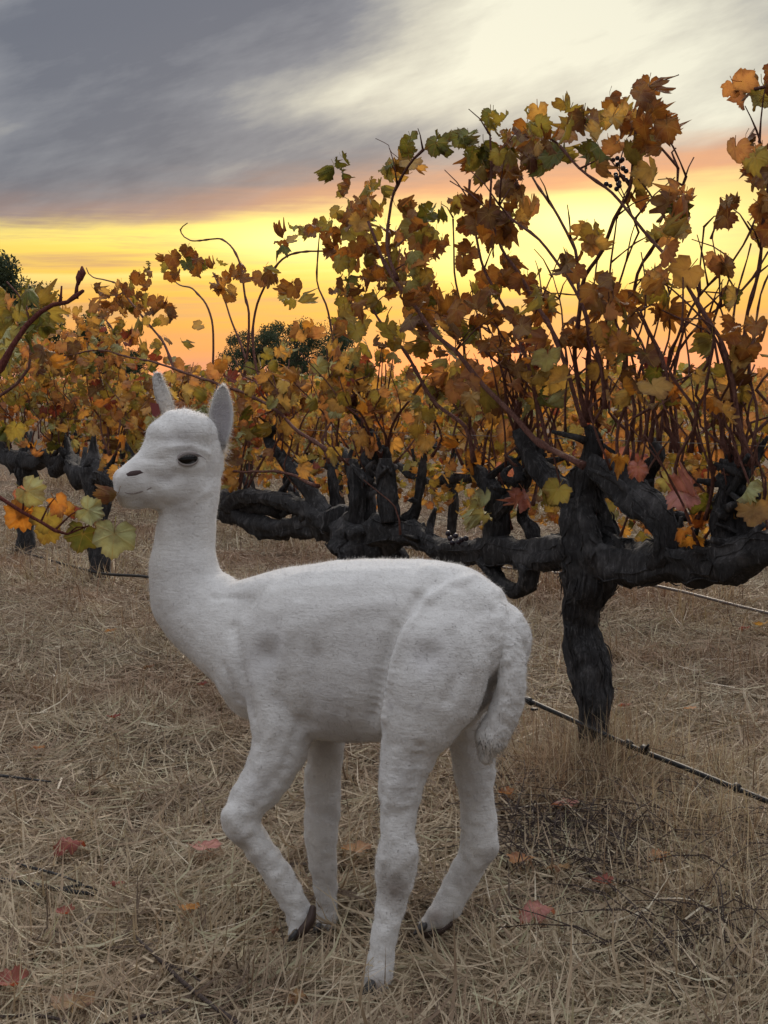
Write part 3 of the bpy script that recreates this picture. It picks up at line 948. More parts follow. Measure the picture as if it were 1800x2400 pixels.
    for cx, cy in ((1055, 1262), (1068, 1256), (1050, 1250), (1082, 1265), (1075, 1270), (1092, 1262), (1060, 1272)):
        o = bpy.data.objects.new('grape', ico); o.location = PR(cx, cy, -.05) - v.base; o.scale = (.0085,) * 3; link(o, v.o)
    return v.done()


def ball_mesh(name, m, seg=8, rings=6):
    bm = bmesh.new(); bmesh.ops.create_uvsphere(bm, u_segments=seg, v_segments=rings, radius=1)
    me = bpy.data.meshes.new(name); bm.to_mesh(me); bm.free()
    me.polygons.foreach_set('use_smooth', [True] * len(me.polygons)); me.materials.append(m)
    return me


build_main_vine()


# ---- the second vine of the near row
def build_second_vine():
    rs = random.Random(9)
    base = MAIN + ROW * 1.3
    v = Vine(base, 'grapevine with a broad black many-armed head, rising just behind the alpaca\'s back', 'grapevines of the near row', 300, 2)
    def w(name, pts, hw, off=0., **k):
        v.wood(name, px_path(pts, off), px_rad(pts, hw, off), **k)
    w('trunk', [(830, 1600), (838, 1500), (842, 1400), (850, 1320), (858, 1270), (865, 1225)], [48, 46, 52, 66, 84, 80], segs=26, step=.014, ridge=.42, strips=60)
    w('cordon', [(800, 1235), (740, 1225), (690, 1232), (650, 1240), (610, 1236), (570, 1210), (520, 1200), (470, 1195)], [44, 32, 24, 22, 24, 24, 20, 18], segs=18, step=.014, knob=.42)
    w('cordon', [(790, 1225), (735, 1205), (677, 1179), (630, 1168), (580, 1165), (535, 1185)], [34, 24, 20, 18, 17, 20], -.03, segs=18, step=.014, knob=.42)
    w('cordon', [(900, 1250), (940, 1252), (977, 1259), (1027, 1285), (1080, 1292)], [48, 32, 24, 24, 24], segs=18, step=.014, knob=.42)
    w('arm', [(770, 1235), (735, 1165), (705, 1115), (677, 1090), (640, 1050), (630, 1022), (656, 993)], [25.2, 17.8, 16.3, 13.3, 11.1, 9.6, 5.9], -.02)
    w('arm', [(830, 1225), (838, 1180), (833, 1124), (822, 1080)], [22.2, 19.2, 17.0, 10.4], -.04)
    w('arm', [(862, 1215), (862, 1150), (865, 1100), (884, 1052), (867, 1010), (836, 975), (825, 945)], [20.7, 14.8, 11.8, 11.1, 9.6, 8.1, 5.2], .02)
    w('arm', [(915, 1225), (908, 1150), (905, 1110), (905, 1075)], [25.2, 20.0, 17.8, 10.4], -.03)
    w('arm', [(935, 1235), (975, 1190), (988, 1110), (995, 1065)], [17.8, 11.1, 9.6, 6.7], .03)
    w('arm', [(700, 1220), (690, 1160), (672, 1130), (680, 1100)], [11.8, 9.6, 8.1, 5.9], .06)
    w('arm', [(785, 1215), (780, 1130), (775, 1085)], [11.8, 10.4, 5.9], .08)
    add_spurs(v, [((760, 1225), (540, 1190)), ((735, 1165), (640, 1050)), ((838, 1190), (822, 1090)), ((862, 1170), (884, 1060)), ((908, 1170), (905, 1080)), ((940, 1252), (1080, 1292)), ((975, 1190), (995, 1070))], 34, rs)
    for pts, a, b, off, do in (
            ([(820, 1080), (791, 1069), (714, 1021), (646, 963), (603, 934), (511, 900), (424, 871), (370, 850), (300, 838), (230, 822), (140, 835)], 8, 4, -.05, -.1),
            ([(745, 1140), (690, 1115), (651, 1105), (590, 1106), (520, 1106)], 7, 4, -.08, .0),
            ([(825, 945), (800, 870), (778, 794), (761, 714), (740, 656), (747, 573), (750, 545)], 6, 2, .0, .0),
            ([(656, 993), (600, 860), (598, 731), (636, 645), (675, 601), (747, 587), (790, 590)], 6, 3, 0, .1),
            ([(760, 560), (770, 525), (755, 512)], 3, 2, 0, 0),
            ([(905, 1075), (920, 1000), (960, 940), (1010, 870)], 7, 3, 0, 0),
            ([(995, 1065), (1020, 1010), (1000, 930), (970, 860)], 6, 3, 0, 0)):
        Z = (PR(*pts[0]) - CAM).dot(FWD) / F
        v.cane(px_path(pts, off, do), a * .62 * Z, b * .62 * Z, wob=.007)
    roots = [PR(825, 950), PR(656, 995), PR(905, 1078), PR(822, 1080), PR(995, 1068), PR(680, 1100), PR(775, 1085), PR(560, 1165)]
    grow_canes(v, roots, 24, rs, .98, 1.18, .45, MIX_ROW, 9)
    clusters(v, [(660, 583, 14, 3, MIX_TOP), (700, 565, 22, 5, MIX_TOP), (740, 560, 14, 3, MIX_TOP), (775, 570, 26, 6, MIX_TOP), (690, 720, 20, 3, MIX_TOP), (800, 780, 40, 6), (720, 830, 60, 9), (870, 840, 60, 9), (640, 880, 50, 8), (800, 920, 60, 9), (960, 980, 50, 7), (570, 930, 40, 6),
                 (840, 960, 14, 1, [('lime', 1)]), (1005, 1055, 16, 2, [('gold', 1)]), (598, 1040, 14, 1, [('pink', 1)]), (715, 1110, 14, 2, [('pink', 1), ('gold', 1)])], rs, MIX_ROW)
    v.done()
build_second_vine()


# ---- grown vines: the rest of the near row and the rows behind
def grown_vine(base, label, group, seed, hmin, hmax, canes, leaf_per, maxl, mix, wood_detail=1, cord_z=.52, half=.68, extra=None, thick=1.0, leafy=0, low=.08, lsc=1.0):
    rs = random.Random(seed)
    v = Vine(base, label, group, maxl, seed)
    seg = 12 if wood_detail else 7
    st = .03 if wood_detail else .06
    b = Vector(base)
    top = b + ROW * rs.gauss(0, .04) + Vector((0, 0, cord_z))
    v.wood('trunk', [b - Vector((0, 0, .05)), b + ROW * rs.gauss(0, .03) + Vector((0, 0, .18)), b + ROW * rs.gauss(0, .05) + Vector((0, 0, .36)), top], [.055 * thick, .05 * thick, .05 * thick, .075 * thick], segs=seg, step=st, strips=8)
    roots = []
    for sgn in (-1, 1):
        pts, rad = [top - Vector((0, 0, .02))], [.065 * thick]
        for k in range(1, 6):
            t = k / 5
            pts.append(top + ROW * sgn * half * t + NRM * rs.gauss(0, .02) + Vector((0, 0, rs.gauss(-.02, .028))))
            rad.append((.055 - .022 * t) * thick * rs.uniform(.8, 1.25))
        v.wood('cordon', pts, rad, segs=seg, step=st, knob=.45, strips=8)
        for k in range(1, 6):
            if rs.random() < .85:
                q = pts[k]
                e = q + ROW * rs.gauss(0, .09) + NRM * rs.gauss(0, .05) + Vector((0, 0, rs.uniform(.06, .17)))
                v.wood('spur', [q, q.lerp(e, .5) + ROW * rs.gauss(0, .03), e], [.024 * thick, .017 * thick, .009], segs=max(6, seg - 3), step=st, strips=0)
                roots.append(e)
    e = top + Vector((0, 0, .17)) + ROW * rs.gauss(0, .05)
    v.wood('spur', [top, top.lerp(e, .5) + ROW * rs.gauss(0, .04), e], [.045 * thick, .024 * thick, .010], segs=max(6, seg - 3), step=st, strips=0)
    roots.append(e)
    grow_canes(v, roots, canes, rs, hmin, hmax, .32, mix, leaf_per, .28)
    for i in range(leafy):
        q = b + ROW * rs.uniform(-half, half) + NRM * rs.gauss(0, .16) + Vector((0, 0, rs.triangular(cord_z + low, hmax - .05, cord_z + (.36 if low > -.15 or i % 2 else low + .12))))
        v.leaf(q, mix, lsc)
    if extra: extra(v, rs)
    return v.done()


def extra_left(v, rs):
    for pts, a, b in (([(560, 1010), (583, 765), (574, 693), (559, 606), (521, 563), (444, 563), (424, 539), (439, 522)], 5, 2),
                      ([(500, 900), (497, 751), (458, 683), (415, 664), (395, 640)], 5, 2),
                      ([(600, 900), (560, 800), (520, 690), (500, 640)], 5, 2)):
        v.cane(px_path(pts, .05), a * .0011, b * .0011, wob=.006)
    clusters(v, [(398, 630, 22, 5, MIX_TOP), (440, 622, 24, 7, MIX_TOP), (462, 650, 16, 3, MIX_TOP), (408, 655, 14, 2, MIX_TOP), (520, 685, 24, 5, MIX_TOP), (545, 705, 14, 2, MIX_TOP), (575, 650, 26, 6, MIX_TOP), (620, 660, 16, 4, MIX_TOP), (505, 640, 14, 2, MIX_TOP), (690, 700, 12, 2, MIX_TOP)], rs, MIX_TOP, .05)


def extra_left2(v, rs):
    for pts, a, b in (([(420, 900), (386, 809), (357, 770), (309, 712), (270, 664), (217, 649), (203, 628)], 5, 2),
                      ([(300, 900), (270, 790), (240, 740), (208, 700)], 5, 2)):
        v.cane(px_path(pts, .05), a * .0013, b * .0013, wob=.006)
    clusters(v, [(320, 665, 14, 3, MIX_TOP), (348, 645, 10, 2, MIX_TOP), (350, 680, 10, 2, MIX_TOP), (295, 710, 28, 8, MIX_TOP), (330, 745, 24, 6, MIX_TOP), (380, 735, 20, 5, MIX_TOP), (270, 745, 22, 4, MIX_TOP)], rs, MIX_TOP, .05)


near_labels = {
    2: 'leafy grapevine behind the alpaca\'s head with two bare tendrils curling high above it',
    3: 'leafy grapevine left of the alpaca\'s muzzle, its slim trunk behind the pale green leaf',
    4: 'leafy grapevine at the photo\'s left edge, its split dark trunk behind the orange leaf',
    5: 'grapevine at the far left end of the near row, mostly outside the photo',
}
for k in (2, 3, 4, 5):
    grown_vine(MAIN + ROW * 1.3 * k, near_labels[k], 'grapevines of the near row', 40 + k, .98 if k == 2 else 1.02, 1.15 if k == 2 else 1.24, 22, 9, 300, MIX_ROW if k < 4 else MIX_BACK, 1,
               cord_z=.58 if k > 2 else .54, extra={2: extra_left, 3: extra_left2}.get(k), leafy=200, thick=1.0, low=.02 if k == 2 else .95)


def right_neighbour():
    """next vine towards the camera: only its canes and leaves reach into the frame at the right edge"""
    rs = random.Random(77)
    base = MAIN - ROW * 1.3
    v = Vine(base, 'grapevine at the right edge of the photo, only a few rust-brown leaf clusters in view', 'grapevines of the near row', 300, 21)
    top = base + Vector((0, 0, .52))
    v.wood('trunk', [base - Vector((0, 0, .05)), base + Vector((0.03, 0, .2)), base + Vector((-.02, 0, .38)), top], [.055, .05, .05, .08])
    tips = []
    for pts, off, do in (([(2050, 1150), (1960, 900), (1880, 600), (1840, 420), (1815, 350), (1745, 360)], -.02, .02), ([(2100, 1150), (2000, 800), (1880, 480), (1850, 250), (1815, 200), (1770, 210)], -.02, .0),
                         ([(2000, 1150), (1930, 800), (1850, 650), (1810, 540)], 0, 0), ([(2080, 1150), (2050, 900), (1960, 700), (1900, 480)], 0, 0)):
        v.cane(px_path(pts, off, do), .006, .003)
    v.wood('cordon', [top, PR(2080, 1180), PR(1990, 1270), PR(1890, 1285)], [.06, .05, .045, .035])
    v.wood('cordon', [top, top - ROW * .35 + Vector((0, 0, .03)), top - ROW * .65], [.06, .05, .04])
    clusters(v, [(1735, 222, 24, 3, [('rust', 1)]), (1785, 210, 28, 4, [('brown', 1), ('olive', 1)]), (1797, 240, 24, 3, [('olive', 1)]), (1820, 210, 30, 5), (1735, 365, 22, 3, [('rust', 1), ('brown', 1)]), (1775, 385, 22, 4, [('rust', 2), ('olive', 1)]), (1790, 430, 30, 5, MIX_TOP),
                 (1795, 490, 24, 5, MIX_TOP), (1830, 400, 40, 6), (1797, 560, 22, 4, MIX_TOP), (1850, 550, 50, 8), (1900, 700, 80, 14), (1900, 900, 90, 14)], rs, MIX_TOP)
    v.done()
right_neighbour()


def back_rows():
    sd_ = 100
    lab = {1: 'orange-leaved grapevine of the second row, seen through the canes at the right edge',
           2: 'red and orange leaved grapevine of the second row, right behind the big black trunk', 3: 'golden grapevine of the second row, in the gap left of the big black trunk',
           4: 'golden grapevine of the second row, behind the broad many-armed vine head', 5: 'gold-leaved grapevine of the second row, just right of the alpaca\'s near ear',
           6: 'gold-leaved grapevine of the second row, hidden behind the alpaca\'s head', 7: 'gold-leaved grapevine of the second row, above and left of the alpaca\'s far ear',
           8: 'gold-leaved grapevine at the far left end of the second row'}
    for k in range(1, 9):           # second row
        grown_vine(MAIN + NRM * ROW_STEP + ROW * (1.3 * k - .35), lab[k], 'grapevines of the second row', sd_ + k,
                   .95, 1.18, 15, 8, 280, MIX_ROW if k > 1 else [('gold', 3), ('rust', 3), ('orange', 1.3), ('olive', 2), ('red', .6), ('lime', .5), ('green', .4)], 0, cord_z=.50, leafy=560, thick=.50, low=-.24, lsc=.85)
    for k in range(1, 12):         # third row
        grown_vine(MAIN + NRM * ROW_STEP * 2 + ROW * (1.3 * k + .2), 'yellow-green leaved grapevine of the third row, seen through the two nearer rows', 'grapevines of the third row', sd_ + 50 + k,
                   .95, 1.14, 9, 8, 60, MIX_BACK, 0, leafy=210, thick=.5, low=-.2)
back_rows()


def far_rows():
    """rows beyond the third: one mass of leaves on their cordons"""
    rs = random.Random(4)
    V, Fc, vein, edge, rnd, mi = [], [], [], [], [], []
    kinds = ['gold', 'olive', 'rust', 'green', 'lime']
    for row, dens in ((3, 70), (4, 55), (5, 45), (7, 40), (10, 40)):
        L0 = -3 * (row * .6); L1 = 12 + row * 5
        n = int((L1 - L0) * dens)
        for i in range(n):
            p = MAIN + NRM * ROW_STEP * row + ROW * rs.uniform(L0, L1) + NRM * rs.gauss(0, .15) + Vector((0, 0, rs.triangular(.5, 1.16, .95)))
            ki = rs.choices(range(5), (3, 4, 1.5, 2, 1))[0]
            me = LEAF[kinds[ki]][rs.randrange(len(SHAPES))]
            sc = rs.uniform(1.0, 1.5) * (1 + .12 * row); M = leaf_rot(rs).to_matrix(); b = len(V)
            # only the blade ring, no inner detail, at this distance
            n0 = (len(me.vertices) - 1 - 9) // 2
            ids = list(range(1 + n0, 1 + 2 * n0, 2))
            V.append(tuple(p)); V += [tuple(M @ (me.vertices[j].co * sc) + p) for j in ids]
            c = len(ids) + 1
            vein += [0.] * c; edge += [0.] * c; rnd += [rs.random()] * c
            for j in range(len(ids)):
                Fc.append((b, b + 1 + j, b + 1 + (j + 1) % len(ids))); mi.append(ki)
    me = bpy.data.meshes.new('distant_vine_foliage'); me.from_pydata(V, [], Fc)
    me.polygons.foreach_set('material_index', mi)
    for nm, a in (('vein', vein), ('edge', edge), ('rnd', rnd)):
        me.attributes.new(nm, 'FLOAT', 'POINT').data.foreach_set('value', a)
    for k in kinds: me.materials.append(LM[k])
    o = link(bpy.data.objects.new('distant_vine_foliage', me))
    props(o, 'green and yellow foliage of the far vine rows along the horizon', None, None, 'stuff')
far_rows()


# ---- near cane cluster reaching in from the left edge
def build_left_sprays():
    rs = random.Random(3)
    Z = 2.75
    base = G(-620, 1960); base.z = 0
    v = Vine(base, 'grapevine outside the left edge, a forked red cane and a low leafy spray reaching in', None, 300, 31)
    hd = base + Vector((0.0, 0, .5))
    v.wood('trunk', [base - Vector((0, 0, .05)), base + Vector((.03, 0, .2)), hd], [.05, .045, .07])
    def path(pts, z=Z, dz=0.): return [P(x, y, z + dz * i / max(1, len(pts) - 1)) for i, (x, y) in enumerate(pts)]
    v.cane([hd, P(-300, 1000, Z)] + path([(-60, 905), (0, 862), (29, 809), (63, 760), (95, 730), (125, 712), (160, 706), (178, 693), (198, 680)]), .0075, .0035, M_CANE_RED, wob=.003, segs=7)
    v.cane(path([(176, 697), (178, 672), (183, 655), (190, 634)]), .004, .0035, M_CANE_RED, segs=6)
    v.cane(path([(139, 710), (141, 690), (142, 670)]), .0035, .002, M_CANE_RED, segs=6)
    for x, y in ((190, 640), (183, 650)):                        # unopened bud at the tip
        v.part('bud', *tube(path([(x, y + 18), (x + 3, y), (x + 2, y - 16)]), [.003, .0085, .002], 6, .01), M_CANE_RED)
    v.cane([hd, P(-260, 1120, 2.5)] + path([(0, 1165), (53, 1199), (96, 1223), (128, 1243), (159, 1252)], 2.45), .005, .0022, M_CANE_RED, wob=.003, segs=6)
    def lf(px, py, k, sc, yaw, tilt, roll, shape, z=2.44):
        py += 10
        rot = (Matrix.Rotation(yaw, 3, 'Z') @ Matrix.Rotation(tilt, 3, 'X') @ Matrix.Rotation(roll, 3, 'Y')).to_euler()
        v.leaves.append((P(px, py, z), k, shape, sc * .80, rot))
    lf(52, 1195, 'orange', 1.10, .2, .1, .9, 0, 2.47); lf(60, 1170, 'orange', .75, .4, .5, .4, 1, 2.48)
    lf(62, 1142, 'lime', 1.05, -.1, .1, -.9, 0, 2.44); lf(52, 1150, 'pink', .65, .3, .3, 2.9, 1, 2.5)
    lf(110, 1200, 'olive', .95, .3, .2, .2, 5, 2.47); lf(112, 1235, 'olive', .85, .1, .1, .5, 0, 2.5)
    lf(135, 1168, 'orange', .85, -.3, .1, -.5, 1, 2.45); lf(160, 1185, 'orange', .6, .5, .3, -.8, 2, 2.46)
    lf(185, 1195, 'red', .62, .6, .3, .4, 6, 2.47); lf(205, 1185, 'lime', 1.0, .1, -.2, -1.2, 1, 2.43)
    lf(195, 1240, 'green', 1.0, .2, .0, .3, 5, 2.46); lf(225, 1228, 'brown', .6, 0, .3, -1.1, 6, 2.44); lf(235, 1245, 'gold', .55, .3, .2, -.3, 2, 2.45)
    lf(268, 1240, 'lime', 1.25, .05, -.05, .12, 5, 2.42)
    for (x, y), (x2, y2) in (((159, 1252), (200, 1235)), ((159, 1252), (272, 1222)), ((96, 1223), (130, 1165)), ((53, 1199), (62, 1142)), ((128, 1243), (205, 1185))):
        v.cane([P(x, y, 2.45), P((x + x2) / 2, (y + y2) / 2 - 8, 2.46), P(x2, y2, 2.45)], .0016, .0012, M_CANE_RED, wob=0, segs=4)
    clusters_z = [(75, 740, 28, 5, [('green', 2), ('olive', 1)]), (100, 770, 26, 4, [('green', 1)]), (85, 800, 22, 3, [('green', 2), ('lime', 1)]), (112, 845, 26, 4, [('orange', 1), ('brown', 1)]),
                  (16, 712, 24, 4, [('rust', 1), ('olive', 2)]), (20, 750, 30, 5, [('olive', 1), ('rust', 1)]), (18, 850, 30, 5, [('lime', 1), ('olive', 1)]), (55, 700, 22, 3, [('green', 1), ('olive', 1)]), (10, 800, 26, 4, [('olive', 1), ('lime', 1)]), (10, 1030, 24, 3, [('green', 1)]), (45, 1020, 18, 2, [('olive', 1)])]
    for cx, cy, r, n, mix in clusters_z:
        for i in range(n):
            v.leaf(P(cx + rs.gauss(0, r * .6), cy + rs.gauss(0, r * .6) - 14, 3.1 + rs.gauss(0, .1)), mix, .85)
    v.cane([hd, P(-200, 1050, 3.0), P(40, 900, 3.05), P(70, 800, 3.08), P(60, 720, 3.1), P(15, 660, 3.1)], .005, .002)
    v.done()
build_left_sprays()


# ------------------------------------------------------------------ hose and wires
def line_thing(name, label, cat, pts, r, m, step=.06, segs=8, group=None, wob=0.):
    V, Fc = tube(pts, [r] * len(pts), segs, step, wob=wob)
    base = Vector(pts[0])
    o = mesh_obj(name, V, Fc, m, base=base)
    return props(o, label, cat, group)


def build_hose():
    pts = [(2000, 1965), (1900, 1920), (1800, 1878), (1700, 1838), (1600, 1797), (1500, 1758), (1400, 1714), (1330, 1682), (1280, 1660), (1232, 1638), (1150, 1606), (1060, 1575), (900, 1520), (780, 1486), (600, 1424), (460, 1376), (345, 1352), (240, 1344), (150, 1322), (60, 1297), (0, 1284), (-100, 1262)]
    o = line_thing('irrigation_hose', 'black drip irrigation hose slung low along the near row, past the big trunk', 'hose', px_path(pts, -.06), .0068, M_HOSE, .05, 8)
    for a, b in (((1468, 1740), (1478, 1748)), ((1505, 1752), (1516, 1762)), ((1722, 1842), (1731, 1850)), ((1236, 1640), (1246, 1646)), ((1252, 1660), (1252, 1664))):
        p, q = PR(*a, -.06), PR(*b, -.06)
        V, Fc = tube([p, q], [.0105, .0105], 8, .01)
        e = mesh_obj('emitter', V, Fc, M_HOSE, o)
    V, Fc = tube([PR(1512, 1757, -.065), PR(1520, 1746, -.075)], [.004, .003], 6, .01)
    mesh_obj('emitter_nozzle', V, Fc, M_HOSE, o)
    o2 = line_thing('irrigation_hose', 'thin dusty hose behind the big trunk, low along the second row', 'hose',
                    [PR(x, y, -.05, ROW_A + ROW_STEP) for x, y in ((2000, 1480), (1800, 1437), (1690, 1410), (1560, 1378), (1400, 1352), (1230, 1336), (1100, 1318), (960, 1284), (800, 1260), (600, 1232), (450, 1210), (380, 1206), (300, 1192), (200, 1178), (100, 1160), (-60, 1140))], .0068, M_HOSE_DUSTY, .1, 6)
    wl = ('upper trellis wire through the canes of the near row', 'lower trellis wire at cordon height of the near row')
    line_thing('trellis_wire', wl[0], 'wire', [PR(2000, 1062), PR(1800, 1046), PR(1500, 1034), PR(1200, 1024), PR(930, 1014), PR(664, 1006), PR(400, 992), PR(0, 975)], .0013, M_WIRE, .2, 4)
    for h, lab in ((.66, 'trellis wire above the cordons of the second row'), (.45, 'trellis wire below the cordons of the second row')):
        b = MAIN + NRM * ROW_STEP
        line_thing('trellis_wire', lab, 'wire', [b - ROW * 2 + Vector((0, 0, h)), b + ROW * 3 + Vector((0, 0, h - .01)), b + ROW * 11 + Vector((0, 0, h))], .0016, M_WIRE, .3, 4)
    # wooden stake among the leaves
    p = PR(418, 880, .25); p.z = 0
    V, Fc = tube([p - Vector((0, 0, .1)), p + Vector((0, 0, .6)), p + Vector((.02, 0, 1.06))], [.028, .027, .022], 9, .05, .06, .12)
    o = mesh_obj('vine_stake', V, Fc, M_TREE, base=p)
    props(o, 'weathered grey wooden stake among the leaves above the alpaca\'s head', 'stake')
build_hose()


# ------------------------------------------------------------------ far trees
def tree(name, px, ytop, ybase_w, Z, label, group, seed, lean=0., nclump=26, squash=.8):
    rs = random.Random(seed)
    x = (px - 900) / F * Z
    top = CAM_H + (900 - ytop) / F * Z
    base = Vector((x, Z, 0))
    o = empty(name, base, label, 'tree', group)
    w = ybase_w / F * Z
    V, Fc = tube([base, base + Vector((rs.gauss(0, .1), 0, top * .35)), base + Vector((rs.gauss(0, .2), 0, top * .75))], [top * .045, top * .034, top * .012], 8, .4, .1)
    limbs = [(V, Fc)]
    cl = []
    for i in range(nclump):
        a = rs.uniform(0, 2 * math.pi); rr = w * .5 * math.sqrt(rs.random())
        h = top * (.30 + .62 * rs.random())
        sh = math.sqrt(max(.05, 1 - ((h / top - .45) / .6) ** 2))
        c = base + Vector((math.cos(a) * rr * sh, math.sin(a) * rr * sh, h))
        cl.append((c, top * rs.uniform(.08, .16)))
        if i % 2 == 0:
            s = base + Vector((0, 0, top * rs.uniform(.25, .6)))
            limbs.append(tube([s, s.lerp(c, .5) + Vector((0, 0, .05 * top)), c], [top * .016, top * .01, top * .005], 5, .4))
    mesh_obj('trunk', *merge(limbs), M_TREE, o)
    V2, F2, rnd = [], [], []
    for c, r in cl:
        q0 = rs.random()
        for j in range(380):
            d = Vector((rs.gauss(0, 1), rs.gauss(0, 1), rs.gauss(0, 1) * squash)).normalized() * r * rs.uniform(.45, 1.12)
            p = c + d
            s = top * .0135 * rs.uniform(.6, 1.5)
            u = Vector((rs.uniform(-1, 1), rs.uniform(-1, 1), rs.uniform(-1, 1))).normalized()
            t = u.orthogonal().normalized()
            b = len(V2)
            V2 += [p - u * s, p + t * s * .45, p + u * s, p - t * s * .45]
            F2.append((b, b + 1, b + 2, b + 3)); rnd += [min(1, max(0, q0 * .6 + rs.random() * .4))] * 4
    cr = mesh_obj('crown', V2, F2, M_TREELEAF, o, smooth=False)
    cr.data.attributes.new('rnd', 'FLOAT', 'POINT').data.foreach_set('value', rnd)


T1 = [('broadleaf_tree', -10, 600, 120, 62, 'tall dark tree at the left edge, its crown cut by the photo frame', 1, 40),
      ('broadleaf_tree', 75, 655, 130, 66, 'dark round tree above the vines, beside the tall one at the left edge', 2, 34),
      ('broadleaf_tree', 600, 775, 160, 85, 'low dark tree on the horizon, left half of the pair above the alpaca\'s ear', 3, 30),
      ('broadleaf_tree', 695, 755, 230, 88, 'broad dark tree on the horizon, the larger of the pair in the middle', 4, 40),
      ('broadleaf_tree', 800, 772, 130, 92, 'small dark tree at the right end of the tree clump on the horizon', 5, 24),
      ('broadleaf_tree', 215, 740, 110, 58, 'dark bushy tree half hidden by vines, left of the far ear', 6, 30),
      ('broadleaf_tree', 305, 808, 75, 50, 'small round dark bush tree behind the vine leaves above the muzzle', 7, 24)]
for nm, px, yt, w, Z, lab, sdd, nc in T1:
    tree(nm, px, yt, w, Z, lab, 'dark trees along the horizon', sdd, nclump=nc)


# ------------------------------------------------------------------ fallen leaves and twigs
def fallen():
    L = [  # px, py, kind, scale, yaw, tilt, roll, shape, label
        (482, 1985, 'pink', 1.0, .4, 1.25, .1, 5, 'pinkish red fallen leaf just left of the alpaca\'s raised knee'),
        (1262, 2128, 'pink', 1.15, 1.9, 1.2, .25, 1, 'curled pale pink fallen leaf with red upturned ends, right of the hind feet'),
        (170, 2352, 'brown', 1.0, .3, 1.4, -.1, 5, 'dark brown fallen leaf near the bottom edge'),
        (30, 2305, 'red', 1.0, 1.2, 1.2, .2, 0, 'dark red fallen leaf at the bottom left corner'),
        (165, 1975, 'red', 1.15, 2.4, 1.35, .1, 1, 'wide dull red fallen leaf lying left of the knee'),
        (155, 2140, 'red', .6, .9, 1.1, .3, 0, 'small crumpled red leaf below the dark forked twig'),
        (443, 2128, 'orange', .6, .1, 1.2, .2, 5, 'small orange-brown fallen leaf left of the raised hoof'),
        (275, 2068, 'red', .5, .1, 1.2, .2, 1, 'tiny dark red leaf at the end of the dark forked twig'),
        (268, 1682, 'red', .65, .5, .7, .3, 0, 'small bright red leaf standing in the grass under the chest'),
        (1330, 1885, 'pink', 1.0, .8, .9, .2, 5, 'dull pink crumpled leaf below the foot of the big trunk'),
        (1465, 1650, 'red', .7, .2, 1.0, .2, 1, 'bright red leaf in the grass right of the big trunk'),
        (1225, 2010, 'rust', .85, 2.2, 1.2, .1, 5, 'rusty leaf in the straw right of the far hind foot'),
        (1310, 2030, 'brown', .8, .4, 1.2, .1, 1, 'pale brown leaf in the straw below the big trunk'),
        (840, 1990, 'rust', .95, .9, 1.3, .0, 5, 'rusty leaf on the straw between the front and hind legs'),
        (640, 2000, 'rust', .5, .9, 1.2, .0, 1, 'bit of rusty leaf on the straw inside the bent knee'),
        (1545, 2000, 'rust', .9, 1.7, .7, .4, 1, 'tan curled leaf in the brushwood at the right'),
        (1420, 2070, 'red', .7, 1.1, 1.1, .2, 0, 'dark red leaf in the shade below the hose'),
        (260, 1475, 'rust', .8, .7, 1.1, .2, 1, 'reddish leaf in the grass left of the alpaca\'s chest'),
        (475, 1605, 'red', .6, .9, .9, .2, 0, 'small red leaf against the alpaca\'s brisket'),
        (1785, 1465, 'gold', 1.1, .3, .2, .1, 0, 'yellow-brown leaf low in the grass at the right edge'),
        (1745, 1470, 'red', .8, .3, .5, .1, 1, 'red leaf low in the grass at the right edge, left of the yellow one'),
        (90, 1750, 'rust', .6, .4, 1.2, .1, 1, 'rusty leaf in the thin grass at the left, well behind the alpaca'),
        (350, 1560, 'brown', .7, .8, 1.0, .1, 1, 'brown leaf in the grass below the alpaca\'s neck'),
        (1620, 1660, 'rust', .6, .8, 1.0, .1, 5, 'rusty leaf in the pale grass between the near and second rows'),
        (1190, 1860, 'rust', .7, 1.3, 1.2, .1, 0, 'tan leaf in the grass just behind the alpaca\'s tail'),
        (700, 2330, 'brown', .6, 2.0, 1.3, .0, 1, 'brown leaf in the straw left of the near hind foot'),
        (640, 2180, 'brown', .4, .9, 1.3, .0, 1, 'crumb of brown leaf by the raised hoof'),
    ]
    for px, py, k, sc, yaw, tilt, roll, sh, lab in L:
        p = G(px, py, .056)
        o = bpy.data.objects.new('fallen_leaf', LEAF[k][sh]); o.location = p; o.scale = (sc * .88,) * 3
        o.rotation_euler = (Matrix.Rotation(yaw, 3, 'Z') @ Matrix.Rotation(tilt * .25 + 1.2, 3, 'X') @ Matrix.Rotation(roll, 3, 'Y')).to_euler()
        link(o); props(o, lab, 'leaf', 'fallen vine leaves on the straw')
    TW = [([(-60, 2055), (60, 2070), (140, 2085), (235, 2098)], [.006, .005, .005, .003], M_BARK, 'dark forked twig on the straw at the left', [[(40, 2026), (120, 2045), (190, 2070)], [(140, 2085), (190, 2075), (235, 2088)]]),
          ([(318, 2195), (380, 2255), (450, 2320), (580, 2415)], [.0025, .0035, .004, .0045], M_TWIG, 'long thin grey stalk slanting to the bottom edge', [[(380, 2255), (440, 2280), (470, 2300)]]),
          ([(-20, 2385), (90, 2380), (180, 2400)], [.003, .003, .002], M_TWIG, 'short grey twig in the bottom left corner', []),
          ([(230, 2405), (320, 2385), (440, 2360)], [.003, .003, .002], M_TWIG, 'thin straight twig beside the long grey stalk', []),
          ([(-20, 1815), (60, 1825), (120, 1832)], [.004, .003, .002], M_BARK, 'short dark twig at the left edge', []),
          ([(1400, 2045), (1460, 2065), (1520, 2060)], [.003, .003, .002], M_TWIG, 'bent pale twig in the brush below the hose', [])]
